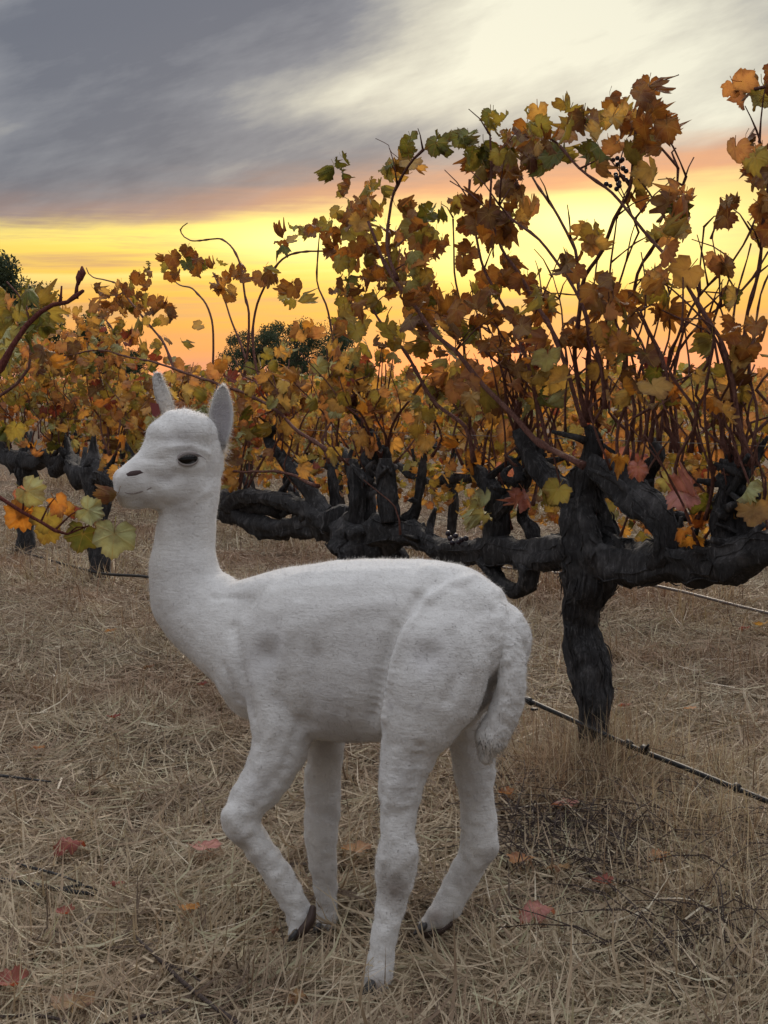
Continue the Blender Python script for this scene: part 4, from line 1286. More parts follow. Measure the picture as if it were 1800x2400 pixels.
    for pts, rad, m, lab, br in TW:
        prt = [tube([G(x, y, .045) for x, y in pts], rad, 7, .02, .2, 0, 3)]
        for b in br: prt.append(tube([G(x, y, .047) for x, y in b], [rad[1] * .8, rad[1] * .6, rad[1] * .4], 6, .02, .2))
        o = mesh_obj('twig', *merge(prt), m, base=G(*pts[0], 0.04)); props(o, lab, 'twig', 'twigs lying on the straw')
    # tangled dry brush at the right
    rs = random.Random(8)
    prt = []
    for i in range(230):
        p = G(rs.uniform(1480, 1900), rs.uniform(1930, 2300), .01)
        a = rs.uniform(0, 2 * math.pi); d = Vector((math.cos(a), math.sin(a), rs.uniform(.05, .6))); l = rs.uniform(.10, .28)
        prt.append(tube([p, p + d * l * .5 + Vector((0, 0, rs.uniform(0, .03))), p + Vector((d.x * l, d.y * l, d.z * l * .7))], [.0016, .0014, .0008], 3, .06))
    for i in range(320):
        p = G(rs.uniform(1180, 1480), rs.uniform(1820, 2060), .01)
        a = rs.uniform(0, 2 * math.pi); d = Vector((math.cos(a), math.sin(a), rs.uniform(.1, .8))); l = rs.uniform(.08, .2)
        prt.append(tube([p, p + d * l * .5 + Vector((0, 0, rs.uniform(0, .03))), p + Vector((d.x * l, d.y * l, d.z * l * .6))], [.0016, .0014, .0008], 3, .06))
    o = mesh_obj('dry_brush', *merge(prt), M_TWIG); props(o, 'tangled greyish dry stems heaped at the right', None, None, 'stuff')
fallen()


# ------------------------------------------------------------------ alpaca
def ring_loft(secs, segs=22, power=1.0):
    """closed loft through sections (centre, radius in the picture plane, radius across, n1, n2)"""
    V, Fc = [], []
    for c, r1, r2, n1, n2 in secs:
        for k in range(segs):
            a = 2 * math.pi * k / segs
            ca, sa = math.cos(a), math.sin(a)
            V.append(c + n1 * r1 * math.copysign(abs(ca) ** power, ca) + n2 * r2 * math.copysign(abs(sa) ** power, sa))
    n = len(secs)
    for i in range(n - 1):
        for k in range(segs):
            k2 = (k + 1) % segs
            Fc.append((i * segs + k, i * segs + k2, (i + 1) * segs + k2, (i + 1) * segs + k))
    V.append(secs[0][0]); V.append(secs[-1][0])
    a, z = len(V) - 2, len(V) - 1
    for k in range(segs):
        k2 = (k + 1) % segs
        Fc.append((a, k2, k)); Fc.append((z, (n - 1) * segs + k, (n - 1) * segs + k2))
    return V, Fc


def limb(pts, k=1.0, sub=4, endcap=True, power=1.0):
    """pts: (px, py, half-width px, depth Z, across radius m or None) -> rounded tapered body piece"""
    pts = [(x, y, h * (1 - .07 * min(1, max(0, (y - 1780) / 120))), Z, *q) for x, y, h, Z, *q in pts]
    C = [P(x, y, Z) for x, y, h, Z, *q in pts]
    r1 = [h * Z / F for x, y, h, Z, *q in pts]
    r2 = [(q[0] if q and q[0] else h * Z / F * k) for x, y, h, Z, *q in pts]
    n = len(C)
    # Catmull resample
    cc, a, b = [], [], []
    ext = [C[0] * 2 - C[1]] + C + [C[-1] * 2 - C[-2]]
    for i in range(1, n):
        p0, p1, p2, p3 = ext[i - 1], ext[i], ext[i + 1], ext[i + 2]
        for s in range(sub):
            t = s / sub
            cc.append(.5 * ((2 * p1) + (p2 - p0) * t + (2 * p0 - 5 * p1 + 4 * p2 - p3) * t * t + (3 * p1 - p0 - 3 * p2 + p3) * t ** 3))
            u = t * t * (3 - 2 * t)
            a.append(r1[i - 1] * (1 - u) + r1[i] * u); b.append(r2[i - 1] * (1 - u) + r2[i] * u)
    cc.append(C[-1]); a.append(r1[-1]); b.append(r2[-1])
    secs = []
    m = len(cc)
    for i in range(m):
        t = (cc[min(i + 1, m - 1)] - cc[max(i - 1, 0)]).normalized()
        vd = (cc[i] - CAM).normalized()
        n1 = t.cross(vd).normalized()
        n2 = t.cross(n1).normalized()
        secs.append((cc[i], a[i], b[i], n1, n2))
    # round ends
    def cap(sec, d):
        c, x, y, n1, n2 = sec
        r = min(x, y)
        return [(c + d * r * s, x * math.sqrt(1 - s * s), y * math.sqrt(1 - s * s), n1, n2) for s in (.35, .65, .88, .97)]
    if endcap:
        d0 = (cc[0] - cc[1]).normalized(); d1 = (cc[-1] - cc[-2]).normalized()
        secs = list(reversed(cap(secs[0], d0))) + secs + cap(secs[-1], d1)
    return ring_loft(secs, power=power)


def blob(px, py, rx, ry, Z, rz):
    return limb([(px - rx * .5, py, ry * .8, Z, rz * .8), (px, py, ry, Z, rz), (px + rx * .5, py, ry * .8, Z, rz * .8)])


def ellipsoid(c, ax, ay, az_, rx, ry, rz, seg=18, rings=12):
    V, Fc = [], []
    for i in range(rings + 1):
        th = math.pi * i / rings
        for k in range(seg):
            ph = 2 * math.pi * k / seg
            V.append(c + ax * rx * math.sin(th) * math.cos(ph) + ay * ry * math.sin(th) * math.sin(ph) + az_ * rz * math.cos(th))
    for i in range(rings):
        for k in range(seg):
            k2 = (k + 1) % seg
            Fc.append((i * seg + k, i * seg + k2, (i + 1) * seg + k2, (i + 1) * seg + k))
    return V, Fc


HEAD_YAW = R(27)
HF = Vector((-math.cos(HEAD_YAW), -math.sin(HEAD_YAW), 0))       # where the nose points
HL = Vector((0, 0, 1)).cross(HF)                                 # the head's own left, towards the camera
HZ = 2.56
HC = P(440, 1080, HZ)
PXM = HZ / F


def Hd(s, l, up_px):
    return HC + HF * s + HL * l + Vector((0, 0, 1)) * (-(up_px - 1080) * PXM)


def build_alpaca():
    Zt = lambda x: 2.34 + (1020 - x) * .000378
    parts = []
    # trunk
    tor = [(1150, 1500, 95, .075), (1110, 1508, 150, .098), (1045, 1520, 198, .112), (960, 1522, 214, .118), (860, 1524, 214, .114), (760, 1525, 208, .114), (690, 1525, 190, .112),
           (625, 1518, 162, .098), (565, 1490, 124, .084)]
    nk = [(505, 1455, 108, .074, 2.535), (452, 1402, 101, .064, 2.55), (432, 1340, 83, .058, 2.555), (434, 1270, 71, .053, 2.56), (441, 1205, 66, .050, 2.56), (452, 1140, 66, .050, 2.565), (458, 1085, 60, .045, 2.57)]
    parts.append(limb([(x, y, h, Zt(x), r) for x, y, h, r in tor] + [(x, y, h, Z, r) for x, y, h, r, Z in nk], power=.84))
    # withers and rump line
    parts.append(limb([(512, 1446, 70, 2.53, .045), (600, 1424, 73, 2.50, .06), (700, 1402, 75, 2.46, .07), (800, 1390, 78, 2.42, .07)]))
    parts.append(limb([(980, 1392, 84, 2.355, .07), (1060, 1400, 80, 2.325, .07), (1120, 1428, 72, 2.30, .06), (1165, 1480, 52, 2.28, .05)]))
    # brisket and shoulders
    parts.append(limb([(560, 1530, 70, 2.49, .07), (598, 1606, 80, 2.485, .07), (650, 1650, 62, 2.47, .06)]))
    # near shoulder + front leg (lifted)
    parts.append(limb([(630, 1500, 60, 2.42, .035), (650, 1590, 82, 2.405, .046), (662, 1680, 80, 2.40, .05), (655, 1755, 68, 2.40, .048), (618, 1830, 56, 2.395, .043), (575, 1893, 50, 2.39, .040), (564, 1925, 50, 2.39, .039),
                       (596, 1970, 39, 2.395, .033), (632, 2022, 36, 2.40, .031), (666, 2075, 35, 2.405, .029), (692, 2122, 34, 2.41, .029), (702, 2150, 31, 2.41, .03)]))
    parts.append(limb([(700, 2135, 33, 2.41, .03), (700, 2165, 30, 2.408, .029), (692, 2188, 16, 2.402, .022)]))
    # far front leg
    parts.append(limb([(690, 1560, 70, 2.535, .045), (745, 1660, 62, 2.54, .048), (765, 1745, 44, 2.545, .044), (758, 1830, 44, 2.55, .036), (755, 1900, 45, 2.55, .035), (752, 1955, 42, 2.55, .034), (758, 2020, 38, 2.55, .031), (762, 2075, 31, 2.55, .027), (765, 2120, 27, 2.55, .025), (766, 2155, 29, 2.55, .027), (760, 2178, 26, 2.54, .026)]))
    # near thigh + hind leg
    parts.append(limb([(1062, 1425, 92, 2.275, .040), (1042, 1520, 122, 2.250, .056), (1018, 1610, 119, 2.244, .060), (985, 1690, 94, 2.250, .056), (958, 1760, 68, 2.258, .050), (942, 1830, 57, 2.258, .044), (934, 1900, 46, 2.258, .038), (932, 1955, 45, 2.258, .037),
                       (931, 2008, 55, 2.260, .042), (926, 2055, 50, 2.262, .038), (918, 2110, 39, 2.262, .031), (908, 2165, 35, 2.26, .028), (899, 2215, 32, 2.258, .027), (892, 2255, 36, 2.256, .029), (882, 2300, 38, 2.25, .033), (876, 2318, 30, 2.25, .03)]))
    # far thigh + hind leg
    parts.append(limb([(1040, 1560, 80, 2.40, .05), (1080, 1660, 60, 2.405, .05), (1104, 1740, 52, 2.41, .045), (1112, 1810, 50, 2.41, .040), (1116, 1875, 42, 2.415, .034), (1122, 1930, 46, 2.42, .036), (1120, 1980, 47, 2.425, .037),
                       (1100, 2028, 41, 2.43, .032), (1070, 2082, 36, 2.43, .029), (1044, 2128, 36, 2.43, .028), (1022, 2152, 30, 2.42, .028), (1000, 2168, 20, 2.415, .024)]))
    # buttock bulge and tail
    parts.append(limb([(1075, 1530, 45, 2.245, .03), (1098, 1545, 58, 2.24, .035), (1105, 1575, 45, 2.245, .03)]))
    tail = [limb([(1128, 1410, 38, 2.29, .042), (1166, 1455, 35, 2.268, .036), (1189, 1512, 37, 2.25, .032), (1199, 1568, 36, 2.243, .030), (1195, 1625, 36, 2.243, .030), (1173, 1690, 37, 2.25, .032), (1150, 1732, 38, 2.255, .031), (1140, 1772, 20, 2.26, .020)])]
    # hip bone and rib swell
    parts.append(limb([(1010, 1370, 50, 2.305, .035), (975, 1440, 52, 2.275, .035), (960, 1530, 50, 2.258, .035), (945, 1620, 46, 2.252, .035)]))
    # head
    sec = [(-.066, 1085, 34, .022), (-.050, 1078, 72, .042), (-.028, 1076, 102, .055), (0, 1076, 119, .062), (.035, 1079, 118, .060), (.058, 1088, 106, .053), (.076, 1106, 82, .045), (.090, 1120, 66, .039),
           (.106, 1126, 56, .035), (.120, 1131, 48, .032), (.131, 1134, 38, .028), (.139, 1136, 24, .019)]
    U = Vector((0, 0, 1))
    parts.append(ring_loft([(Hd(s, 0, c), r2, h * PXM, HL, U) for s, c, h, r2 in sec], 28))
    # woolly topknot, cheeks, jaw corner, lips
    parts.append(ellipsoid(Hd(.004, 0, 1018), HF, HL, U, .062, .062, 56 * PXM))
    parts.append(ellipsoid(Hd(.047, 0, 1020), HF, HL, U, .030, .046, 38 * PXM))
    for sg in (-1, 1):
        parts.append(ellipsoid(Hd(.015, .030 * sg, 1135), HF, HL, U, .062, .034, 52 * PXM))
        parts.append(ellipsoid(Hd(.116, .012 * sg, 1122), HF, HL, U, .026, .022, 32 * PXM))
        parts.append(ellipsoid(Hd(.045, .038 * sg, 1050), HF, HL, U, .028, .013, 14 * PXM))       # brow over the eye
    parts.append(ellipsoid(Hd(.104, 0, 1170), HF, HL, U, .030, .023, 20 * PXM))
    def fuse(pr, it):
        V, Fc = merge(pr)
        me = bpy.data.meshes.new('body'); me.from_pydata([tuple(v) for v in V], [], Fc)
        tmp = bpy.data.objects.new('body', me); COL.objects.link(tmp)
        md = tmp.modifiers.new('r', 'REMESH'); md.mode = 'VOXEL'; md.voxel_size = .0042; md.use_smooth_shade = True
        sm = tmp.modifiers.new('s', 'SMOOTH'); sm.factor = .5; sm.iterations = it
        dg = bpy.context.evaluated_depsgraph_get()
        r = bpy.data.meshes.new_from_object(tmp.evaluated_get(dg), depsgraph=dg)
        bpy.data.objects.remove(tmp)
        return [v.co.copy() for v in r.vertices], [tuple(p.vertices) for p in r.polygons]
    V, Fc = merge([fuse(parts, 8), fuse(tail, 5)])
    # woolly unevenness of the coat
    ev = bpy.data.meshes.new('body'); ev.from_pydata([tuple(v) for v in V], [], Fc); ev.update()
    for v_, n_ in zip(V, [q.normal.copy() for q in ev.vertices]):
        low = max(0., min(1., (.50 - v_.z) / .2)); tl = 1. if (v_.x > .17 and .42 < v_.z < .72) else 0.
        a1 = .0007 + .0024 * low + .0020 * tl
        v_ += n_ * (mnoise.noise(v_ * 55) * a1 + mnoise.noise(v_ * 21 + Vector((3, 1, 7))) * (.0010 + .0024 * low) + mnoise.noise(v_ * 10) * .0016)
    ev.vertices.foreach_set('co', np.array([tuple(q) for q in V], np.float32).ravel()); ev.update()
    ev.name = 'body'
    base = G(885, 2325); base.z = 0
    nv = len(ev.vertices)
    co = np.zeros(nv * 3, np.float32); ev.vertices.foreach_get('co', co); co = co.reshape(-1, 3)
    nr = np.zeros(nv * 3, np.float32); ev.vertices.foreach_get('normal', nr); nr = nr.reshape(-1, 3)
    # muscle, bone and fold relief along lines on the coat
    bv0 = BVHTree.FromPolygons([tuple(v) for v in co], [tuple(p.vertices) for p in ev.polygons])
    def relief(pix, w, d):
        global_pts = []
        for a, b in zip(pix, pix[1:] if len(pix) > 1 else pix):
            for t in np.linspace(0, 1, 8):
                h = bv0.ray_cast(CAM, ray(a[0] + (b[0] - a[0]) * t, a[1] + (b[1] - a[1]) * t).normalized())
                if h[0] is not None: global_pts.append(np.array(h[0]))
        if not global_pts: return
        q = np.array(global_pts); ww = w * 2.4 / F
        lo, hi = q.min(0) - ww * 3, q.max(0) + ww * 3
        m = np.where(((co > lo) & (co < hi)).all(1))[0]
        if not len(m): return
        dd = np.min(np.linalg.norm(co[m][:, None, :] - q[None], axis=2), axis=1)
        co[m] += nr[m] * (d * .001 * np.exp(-(dd / ww) ** 2))[:, None]
    for pix, w, d in (
            ([(1005, 1405), (955, 1470), (922, 1560), (903, 1680)], 15, 5.0), ([(975, 1400), (925, 1470), (893, 1560), (872, 1680)], 18, -8.0), ([(1005, 1405), (1045, 1372), (1110, 1352)], 14, 3.0),
            ([(700, 1420), (668, 1520), (645, 1610)], 20, 3.5), ([(736, 1540), (730, 1610), (724, 1690)], 28, -5.0), ([(622, 1535)], 34, -9.0), ([(1000, 1535)], 34, -8.0),
            ([(548, 1470), (566, 1570), (592, 1680)], 17, -4.5), ([(690, 1470), (800, 1432), (905, 1415)], 26, 2.5), ([(525, 1560), (556, 1640)], 12, -2.5), ([(500, 1400), (580, 1402)], 9, -2.5),
            ([(985, 1750), (955, 1900)], 14, -3.5), ([(930, 1760), (905, 1900)], 12, 2.0), ([(970, 1995)], 20, 4.5), ([(900, 2010), (905, 2080)], 11, -3.0), ([(1160, 1985)], 22, 5.0), ([(1085, 1960), (1075, 2020)], 12, -3.0),
            ([(530, 1905)], 22, 4.5), ([(590, 1965), (640, 2040)], 12, -2.0), ([(640, 1830), (600, 1890)], 16, -2.5), ([(1120, 1560)], 26, 3.5), ([(1060, 1490), (1075, 1580), (1050, 1640)], 17, -4.0),
            ([(425, 1110), (395, 1128), (365, 1118)], 13, -2.5), ([(380, 1190), (440, 1186), (488, 1150)], 12, 2.5), ([(345, 1112), (352, 1146)], 10, -2.5), ([(398, 1050), (445, 1043), (488, 1062)], 10, 3.0), ([(410, 1092), (445, 1100), (475, 1092)], 9, 1.8),
            ([(330, 1072), (380, 1078)], 10, -1.8), ([(500, 1000), (498, 1080), (485, 1140)], 12, -2.0),
            ([(770, 1560), (765, 1680)], 20, -1.5), ([(820, 1560), (812, 1690)], 16, 1.5), ([(640, 1700), (610, 1790)], 16, 2.5), ([(700, 1700), (665, 1800)], 15, -2.5)):
        relief(pix, w * .92, d * 1.45)
    # crimped wool bands down the tail
    tz = np.exp(-((co[:, 0] - .205) / .03) ** 2) * ((co[:, 2] > .42) & (co[:, 2] < .74) & (co[:, 1] < 2.32))
    co += nr * (tz * .0009 * np.sin(co[:, 2] * 300 + 3.5 * np.sin(co[:, 0] * 120) + 4 * np.sin(co[:, 2] * 45 + co[:, 1] * 80)))[:, None].astype(np.float32)
    ev.vertices.foreach_set('co', co.ravel()); ev.update()
    ev.vertices.foreach_get('normal', (nrm_flat := np.zeros(nv * 3, np.float32))); nr = nrm_flat.reshape(-1, 3)
    # painted-on tones: dirt on joints and feet, thin-haired skin, shade of flank and elbow
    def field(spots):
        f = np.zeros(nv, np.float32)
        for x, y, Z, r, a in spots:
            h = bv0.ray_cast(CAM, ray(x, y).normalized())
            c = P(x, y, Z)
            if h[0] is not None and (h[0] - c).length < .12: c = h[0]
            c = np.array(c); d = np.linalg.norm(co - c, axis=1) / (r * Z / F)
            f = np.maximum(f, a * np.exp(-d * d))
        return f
    dirt_and_dark = field([(925, 2085, 2.22, 42, .8), (905, 2090, 2.24, 30, .6), (880, 2320, 2.22, 34, .8), (560, 1975, 2.36, 26, .55), (600, 2020, 2.37, 22, .4), (1090, 2060, 2.40, 40, .45), (1020, 2150, 2.39, 34, .8), (1150, 2010, 2.4, 30, .5), (765, 2050, 2.52, 60, .35),
                  (312, 1112, 2.5, 26, .30), (330, 1175, 2.5, 38, .45), (310, 1165, 2.48, 24, .4), (430, 1200, 2.52, 40, .35), (440, 1125, 2.48, 30, .25), (800, 1730, 2.33, 90, .4), (1140, 1650, 2.33, 60, .5), (1120, 1740, 2.4, 60, .4), (760, 1740, 2.5, 60, .45)])  # also darkens chin, jaw, belly and the coat beside the tail
    skin_and_shade = field([(622, 1530, 2.42, 72, .62), (655, 1512, 2.42, 50, .4), (998, 1540, 2.2, 56, .6), (1025, 1520, 2.2, 44, .4), (575, 1640, 2.45, 22, .6), (660, 1640, 2.37, 20, .35), (430, 1030, 2.48, 26, .5), (400, 1030, 2.48, 18, .4), (390, 1117, 2.48, 20, .5), (375, 1120, 2.48, 14, .45),
                  (790, 1620, 2.3, 90, .28), (720, 1560, 2.34, 80, .3), (850, 1540, 2.3, 90, .4), (760, 1640, 2.3, 80, .45), (960, 1830, 2.22, 50, .35), (600, 1840, 2.36, 50, .3), (760, 1900, 2.52, 80, .45), (1110, 1850, 2.38, 60, .45), (430, 1350, 2.5, 80, .25), (940, 2000, 2.22, 16, .3), (916, 1655, 2.18, 9, .9), (982, 1656, 2.18, 6, .7), (410, 1100, 2.48, 4, .9)])  # far legs darker too, besides the painted flank and elbow shade
    loc = np.array(base)
    ev.vertices.foreach_set('co', (co - loc).ravel().astype(np.float32))
    for nm, f in (('dirt_and_dark', dirt_and_dark), ('skin_and_shade', skin_and_shade)):
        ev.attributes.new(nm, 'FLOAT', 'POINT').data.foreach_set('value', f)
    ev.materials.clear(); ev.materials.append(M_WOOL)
    ev.polygons.foreach_set('use_smooth', [True] * len(ev.polygons))
    ob = bpy.data.objects.new('alpaca', ev); ob.location = base; link(ob)
    props(ob, 'young white shorn alpaca walking through the straw with its head turned to the camera', 'alpaca')
    # surface lookup in world space
    tris = []
    for p in ev.polygons:
        tris.append(tuple(p.vertices))
    bvh = BVHTree.FromPolygons([tuple(v) for v in co], tris)

    def hit(px, py):
        d = ray(px, py).normalized()
        h = bvh.ray_cast(CAM, d)
        return h[0], h[1]

    def mirror(p):
        q = p - HC; q = q - HL * 2 * q.dot(HL)
        return HC + q

    # ears
    ear_geo = []
    def ear(basep, tip, width, face, cup, name='ear'):
        ax = (tip - basep); L = ax.length; ax.normalize()
        fn = (face - ax * face.dot(ax)).normalized(); sd_ = ax.cross(fn)
        prof = [(0, .40), (.1, .58), (.22, .82), (.36, .98), (.52, 1.0), (.66, .89), (.8, .68), (.9, .48), (.97, .26), (1.0, .04)]
        nu = 11
        def sheet(off):
            V = []
            for t, w in prof:
                for j in range(nu):
                    u = -1 + 2 * j / (nu - 1)
                    c = basep + ax * L * t + sd_ * u * w * width * .5 * (1 - .12 * u * u)
                    c += fn * ((u * u) * cup * w - cup * .5 + math.sin(t * 2.6) * -.006)
                    V.append(c - fn * off * (1 - .7 * abs(u) ** 3))
            return V
        A, B = sheet(0), sheet(.010)
        n = len(A); nt_ = len(prof)
        Fa = [(i * nu + j, i * nu + j + 1, (i + 1) * nu + j + 1, (i + 1) * nu + j) for i in range(nt_ - 1) for j in range(nu - 1)]
        Fb = [tuple(n + q for q in reversed(f)) for f in Fa]
        rim = []
        loop = [j for j in range(nu)] + [i * nu + nu - 1 for i in range(1, nt_)] + [(nt_ - 1) * nu + j for j in range(nu - 2, -1, -1)] + [i * nu for i in range(nt_ - 2, 0, -1)]
        for a, b in zip(loop, loop[1:] + loop[:1]):
            rim.append((b, a, n + a, n + b))
        V = A + B
        o = mesh_obj(name, V, Fa + Fb + rim, M_WOOL, ob)
        ear_geo.append((V, Fb + rim)); ear_geo.append((V, Fa))
        sk = []
        for t, w in prof:
            for j in range(nu):
                u = abs(-1 + 2 * j / (nu - 1)); sk.append(max(0., min(1., (1 - u) * 2.2)) * max(0., min(1., (.98 - t) * 3)) * 1.6)
        o.data.attributes.new('dirt_and_dark', 'FLOAT', 'POINT').data.foreach_set('value', [q * .42 for q in sk] + [0.] * len(B))  # darker brown on the inside of the ear
        o.data.attributes.new('skin_and_shade', 'FLOAT', 'POINT').data.foreach_set('value', sk + [0.] * len(B))
        return V, Fa + Fb + rim
    tocam = (CAM - HC).normalized()
    e1 = ear(P(516, 1045, 2.555), P(521, 902, 2.565), .051, HF * .45 + HL * 1.0, .018)
    e2 = ear(P(394, 985, 2.63), P(350, 882, 2.60), .040, HF * .9 - HL * .55, .014)
    # ear tag in the far ear
    q = P(362, 958, 2.585)
    tg = [q + RT * x * PXM + UP * -y * PXM for x, y in ((-11, -15), (9, -12), (14, 12), (2, 20), (-5, 16))]
    Vt = tg + [p + FWD * .003 for p in tg]
    mesh_obj('ear_tag', Vt, [(0, 1, 2, 3, 4), (9, 8, 7, 6, 5)] + [(i, (i + 1) % 5 + 0, (i + 1) % 5 + 5, i + 5) for i in range(5)], M_TAG, ob, smooth=False)

    # eyes with lids and lashes
    ep, en = hit(441, 1076)
    def eye(c, nrm, fw):
        up_ = Vector((0, 0, 1)); up_ = (up_ - nrm * up_.dot(nrm)).normalized(); sd_ = nrm.cross(up_)
        if sd_.dot(fw) < 0: sd_ = -sd_
        e = mesh_obj('eye', *ellipsoid(c - nrm * .0035, sd_, up_, nrm, .0200, .0132, .0098, 20, 14), M_EYE, ob)
        def arc(sx, a0, a1, ry, r, m, nm, lift=0.):
            pts = []
            for i in range(9):
                a = a0 + (a1 - a0) * i / 8
                pts.append(c + sd_ * math.cos(a) * .0185 + up_ * (math.sin(a) * ry + lift - .0015 * math.cos(a)) + nrm * (.0035 - .004 * math.cos(a) ** 2))
            mesh_obj(nm, *tube(pts, [r * .4] + [r] * 7 + [r * .4], 8, .003), m, ob)
        arc(1, math.pi, 0, .0095, .0036, M_LID, 'upper_eyelid', .0018)
        arc(1, math.pi, 2 * math.pi, .0112, .0024, M_LID, 'lower_eyelid')
        V, Fc = [], []
        prt = []
        for i in range(26):
            t = i / 25
            a = math.pi * (.08 + .84 * t)
            p = c + sd_ * math.cos(a) * .0185 + up_ * (math.sin(a) * .0088 + .003) + nrm * .005
            d = (nrm * 1.0 + up_ * -.15 + sd_ * math.cos(a) * .6).normalized()
            prt.append(tube([p, p + d * .011, p + d * .020 - up_ * .005], [.0006, .0005, .0002], 3, .01))
        mesh_obj('eyelashes', *merge(prt), M_LASH, ob)
    eye(ep, en, HF)
    m2 = mirror(ep); pn = en - HL * 2 * en.dot(HL)
    near = bvh.find_nearest(m2)
    eye(near[0], pn, HF)

    # nostrils and mouth line on both sides of the muzzle
    def on_surface(p):
        h = bvh.find_nearest(p); return h[0], h[1]
    def surf_line(pix, rad, m, name, sink=.2):
        for side in (0, 1):
            pts = []
            for x, y in pix:
                p, n_ = hit(x, y)
                if p is None: continue
                if side: p, n_ = on_surface(mirror(p))
                pts.append(p - n_ * rad[0] * sink)
            if len(pts) > 2:
                rr = [rad[0] * (.45 + .55 * math.sin(math.pi * (i + .5) / len(pts))) for i in range(len(pts))]
                mesh_obj(name, *tube(pts, rr, 8, .004), m, ob)
    surf_line([(289, 1118), (298, 1113), (308, 1110), (320, 1108), (332, 1107), (343, 1108)], [.0085], M_NOSTRIL, 'nostril', .74)
    surf_line([(286, 1150), (294, 1155), (306, 1157), (318, 1156), (332, 1152), (346, 1147), (356, 1142)], [.0021], M_MOUTH, 'mouth', .62)

    # toes and pads
    def pad(pts, m, name):
        V, Fc = limb(pts, sub=3); mesh_obj(name, V, Fc, m, ob)
    pad([(733, 2128, 8, 2.405, .020), (728, 2152, 13, 2.40, .024), (712, 2176, 15, 2.398, .024), (692, 2196, 9, 2.395, .018)], M_PAD, 'foot_pad')
    for dz in (-.014, .014):
        pad([(693, 2185, 9, 2.398 + dz, .009), (684, 2198, 9, 2.395 + dz, .009), (675, 2206, 3, 2.392 + dz, .004)], M_NAIL, 'toenail')
        pad([(870, 2308, 13, 2.238 + dz, .012), (860, 2322, 13, 2.232 + dz, .012), (848, 2332, 5, 2.226 + dz, .005)], M_NAIL, 'toenail')
        pad([(992, 2170, 11, 2.405 + dz, .010), (982, 2180, 10, 2.40 + dz, .010), (972, 2188, 4, 2.396 + dz, .004)], M_NAIL, 'toenail')
        pad([(748, 2172, 10, 2.53 + dz, .010), (740, 2181, 9, 2.525 + dz, .010), (732, 2188, 4, 2.52 + dz, .004)], M_NAIL, 'toenail')
    pad([(1050, 2168, 10, 2.435, .020), (1025, 2182, 13, 2.425, .024), (998, 2190, 10, 2.415, .020)], M_PAD, 'foot_pad')

    # ---- fuzz: short hairs over the whole fleece, shaded with the coat's own normals
    N = 230000
    nf = len(ev.polygons)
    ev.calc_loop_triangles()
    lt = np.zeros(len(ev.loop_triangles) * 3, np.int32); ev.loop_triangles.foreach_get('vertices', lt); lt = lt.reshape(-1, 3)
    A, B, C = co[lt[:, 0]], co[lt[:, 1]], co[lt[:, 2]]
    area = np.linalg.norm(np.cross(B - A, C - A), axis=1)
    ti = rng.choice(len(lt), N, p=area / area.sum())
    u, w = rng.random(N), rng.random(N)
    fl = u + w > 1; u[fl], w[fl] = 1 - u[fl], 1 - w[fl]
    pos = A[ti] * (1 - u - w)[:, None] + B[ti] * u[:, None] + C[ti] * w[:, None]
    nn = nr[lt[ti, 0]] * (1 - u - w)[:, None] + nr[lt[ti, 1]] * u[:, None] + nr[lt[ti, 2]] * w[:, None]
    nn /= np.linalg.norm(nn, axis=1)[:, None] + 1e-9
    # the backs and rims of the ears carry fuzz too
    ep_, en_ = [], []
    Fa0 = ear_geo[1][1][0]
    for Vv, Ff in ear_geo:
        cen = sum(Vv, Vector()) / len(Vv)
        for f in Ff:
            p4 = [Vv[i] for i in f]; fnm = _tri_normal(*p4[:3]) if len(f) == 3 else _tri_normal(*p4)
            for _ in range(70 if Ff[0] != Fa0 else 14):
                a_, b_ = random.random(), random.random()
                q = p4[0].lerp(p4[1], a_).lerp(p4[3].lerp(p4[2], a_), b_)
                nrm_ = (fnm + (q - cen).normalized() * .6).normalized()
                ep_.append(tuple(q)); en_.append(tuple(nrm_))
    ne = len(ep_)
    pos = np.concatenate([pos, np.array(ep_)]); nn = np.concatenate([nn, np.array(en_)]); ti = np.concatenate([ti, np.zeros(ne, ti.dtype)]); N = N + ne
    # comb: down and backwards
    back = np.array([.75, -.30, -.55])
    comb = back - nn * (nn @ back)[:, None]
    length = np.where(rng.random(N) < .13, rng.uniform(.0055, .010, N), rng.uniform(.0016, .0036, N))
    def zone(px, py, Z, r):
        c = np.array(P(px, py, Z)); return np.exp(-(np.linalg.norm(pos - c, axis=1) / (r * Z / F)) ** 2)
    headf = zone(430, 990, 2.56, 90)
    length *= 1 + .7 * headf + 2.2 * zone(522, 1050, 2.58, 34) + 2.2 * zone(1145, 1750, 2.24, 40) + .8 * zone(1195, 1560, 2.23, 110) + .6 * zone(930, 2040, 2.25, 70)
    face = np.maximum(zone(320, 1110, 2.49, 70), zone(380, 1090, 2.5, 60)); length *= 1 - .65 * np.clip(face, 0, 1)
    tuftz = zone(1145, 1745, 2.24, 48)
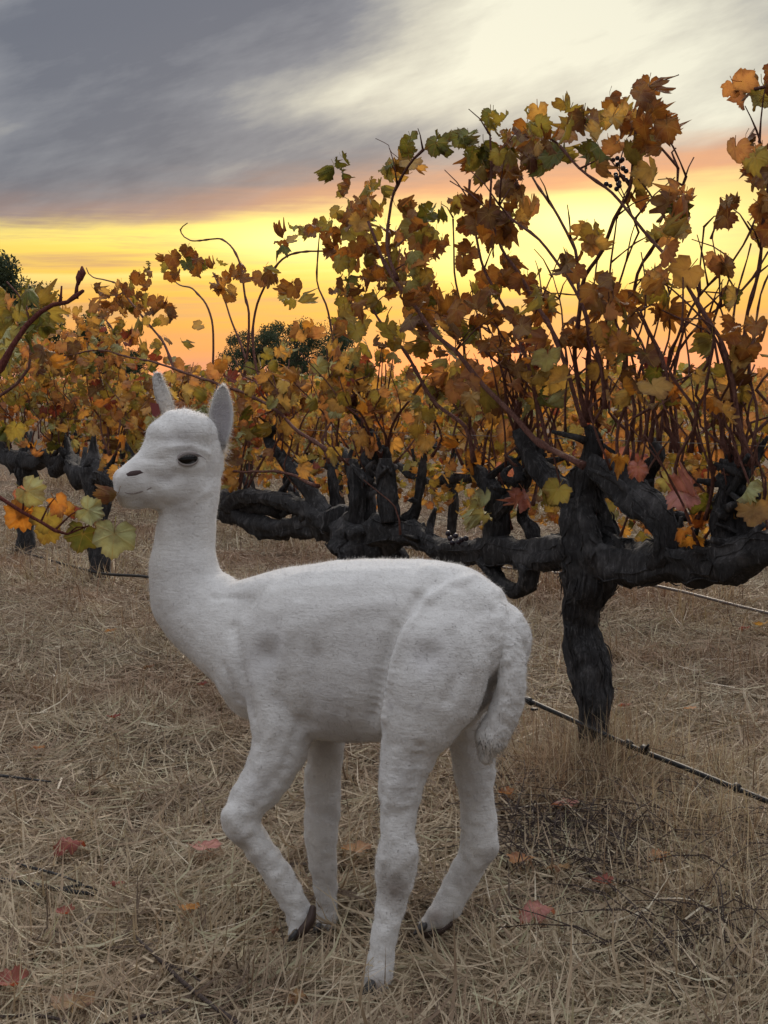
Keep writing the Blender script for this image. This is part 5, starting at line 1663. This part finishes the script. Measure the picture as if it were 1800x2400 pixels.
    dirv = nn * (rng.uniform(.45, 1.0, N) * (1 - .5 * tuftz))[:, None] + comb * .65 + np.array([-.1, 0, -1.0]) * tuftz[:, None] + rng.normal(0, .38, (N, 3))
    dirv /= np.linalg.norm(dirv, axis=1)[:, None]
    side = np.cross(dirv, rng.normal(0, 1, (N, 3))); side /= np.linalg.norm(side, axis=1)[:, None] + 1e-9
    wd = rng.uniform(.00035, .0006, N)[:, None] * (1 + 1.2 * zone(1150, 1740, 2.24, 60))[:, None]
    root = pos - nn * .0006
    VV = np.stack([root - side * wd / 2, root + side * wd / 2, root + dirv * length[:, None]], axis=1).reshape(-1, 3) - loc
    fm = bpy.data.meshes.new('fleece')
    fm.vertices.add(N * 3); fm.vertices.foreach_set('co', VV.ravel().astype(np.float32))
    fm.loops.add(N * 3); fm.loops.foreach_set('vertex_index', np.arange(N * 3, dtype=np.int32))
    fm.polygons.add(N); fm.polygons.foreach_set('loop_start', (np.arange(N) * 3).astype(np.int32))
    fm.update(calc_edges=True)
    fm.polygons.foreach_set('use_smooth', [True] * N)
    fm.normals_split_custom_set_from_vertices(np.repeat(nn, 3, axis=0).astype(np.float32))
    for nm, f in (('dirt_and_dark', dirt_and_dark), ('skin_and_shade', skin_and_shade)):
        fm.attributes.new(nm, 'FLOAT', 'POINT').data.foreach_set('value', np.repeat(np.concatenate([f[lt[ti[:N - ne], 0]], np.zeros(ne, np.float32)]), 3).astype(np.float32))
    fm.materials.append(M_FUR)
    fo = bpy.data.objects.new('fleece', fm); link(fo, ob); fo['kind'] = 'stuff'
    # the dry leaf it is chewing
    prt = []
    rs = random.Random(2)
    L_ = bpy.data.objects.new('chewed_leaf', LEAF['brown'][6]); L_.location = P(272, 1163, 2.476); L_.scale = (.66,) * 3
    L_.rotation_euler = (.25, .2, 1.2); link(L_)
    props(L_, 'crumpled dry brown leaf hanging from the alpaca\'s mouth', 'leaf')
    return ob


M_LASH = m_simple('eyelash', (.30, .26, .25), .6, .3)
build_alpaca()
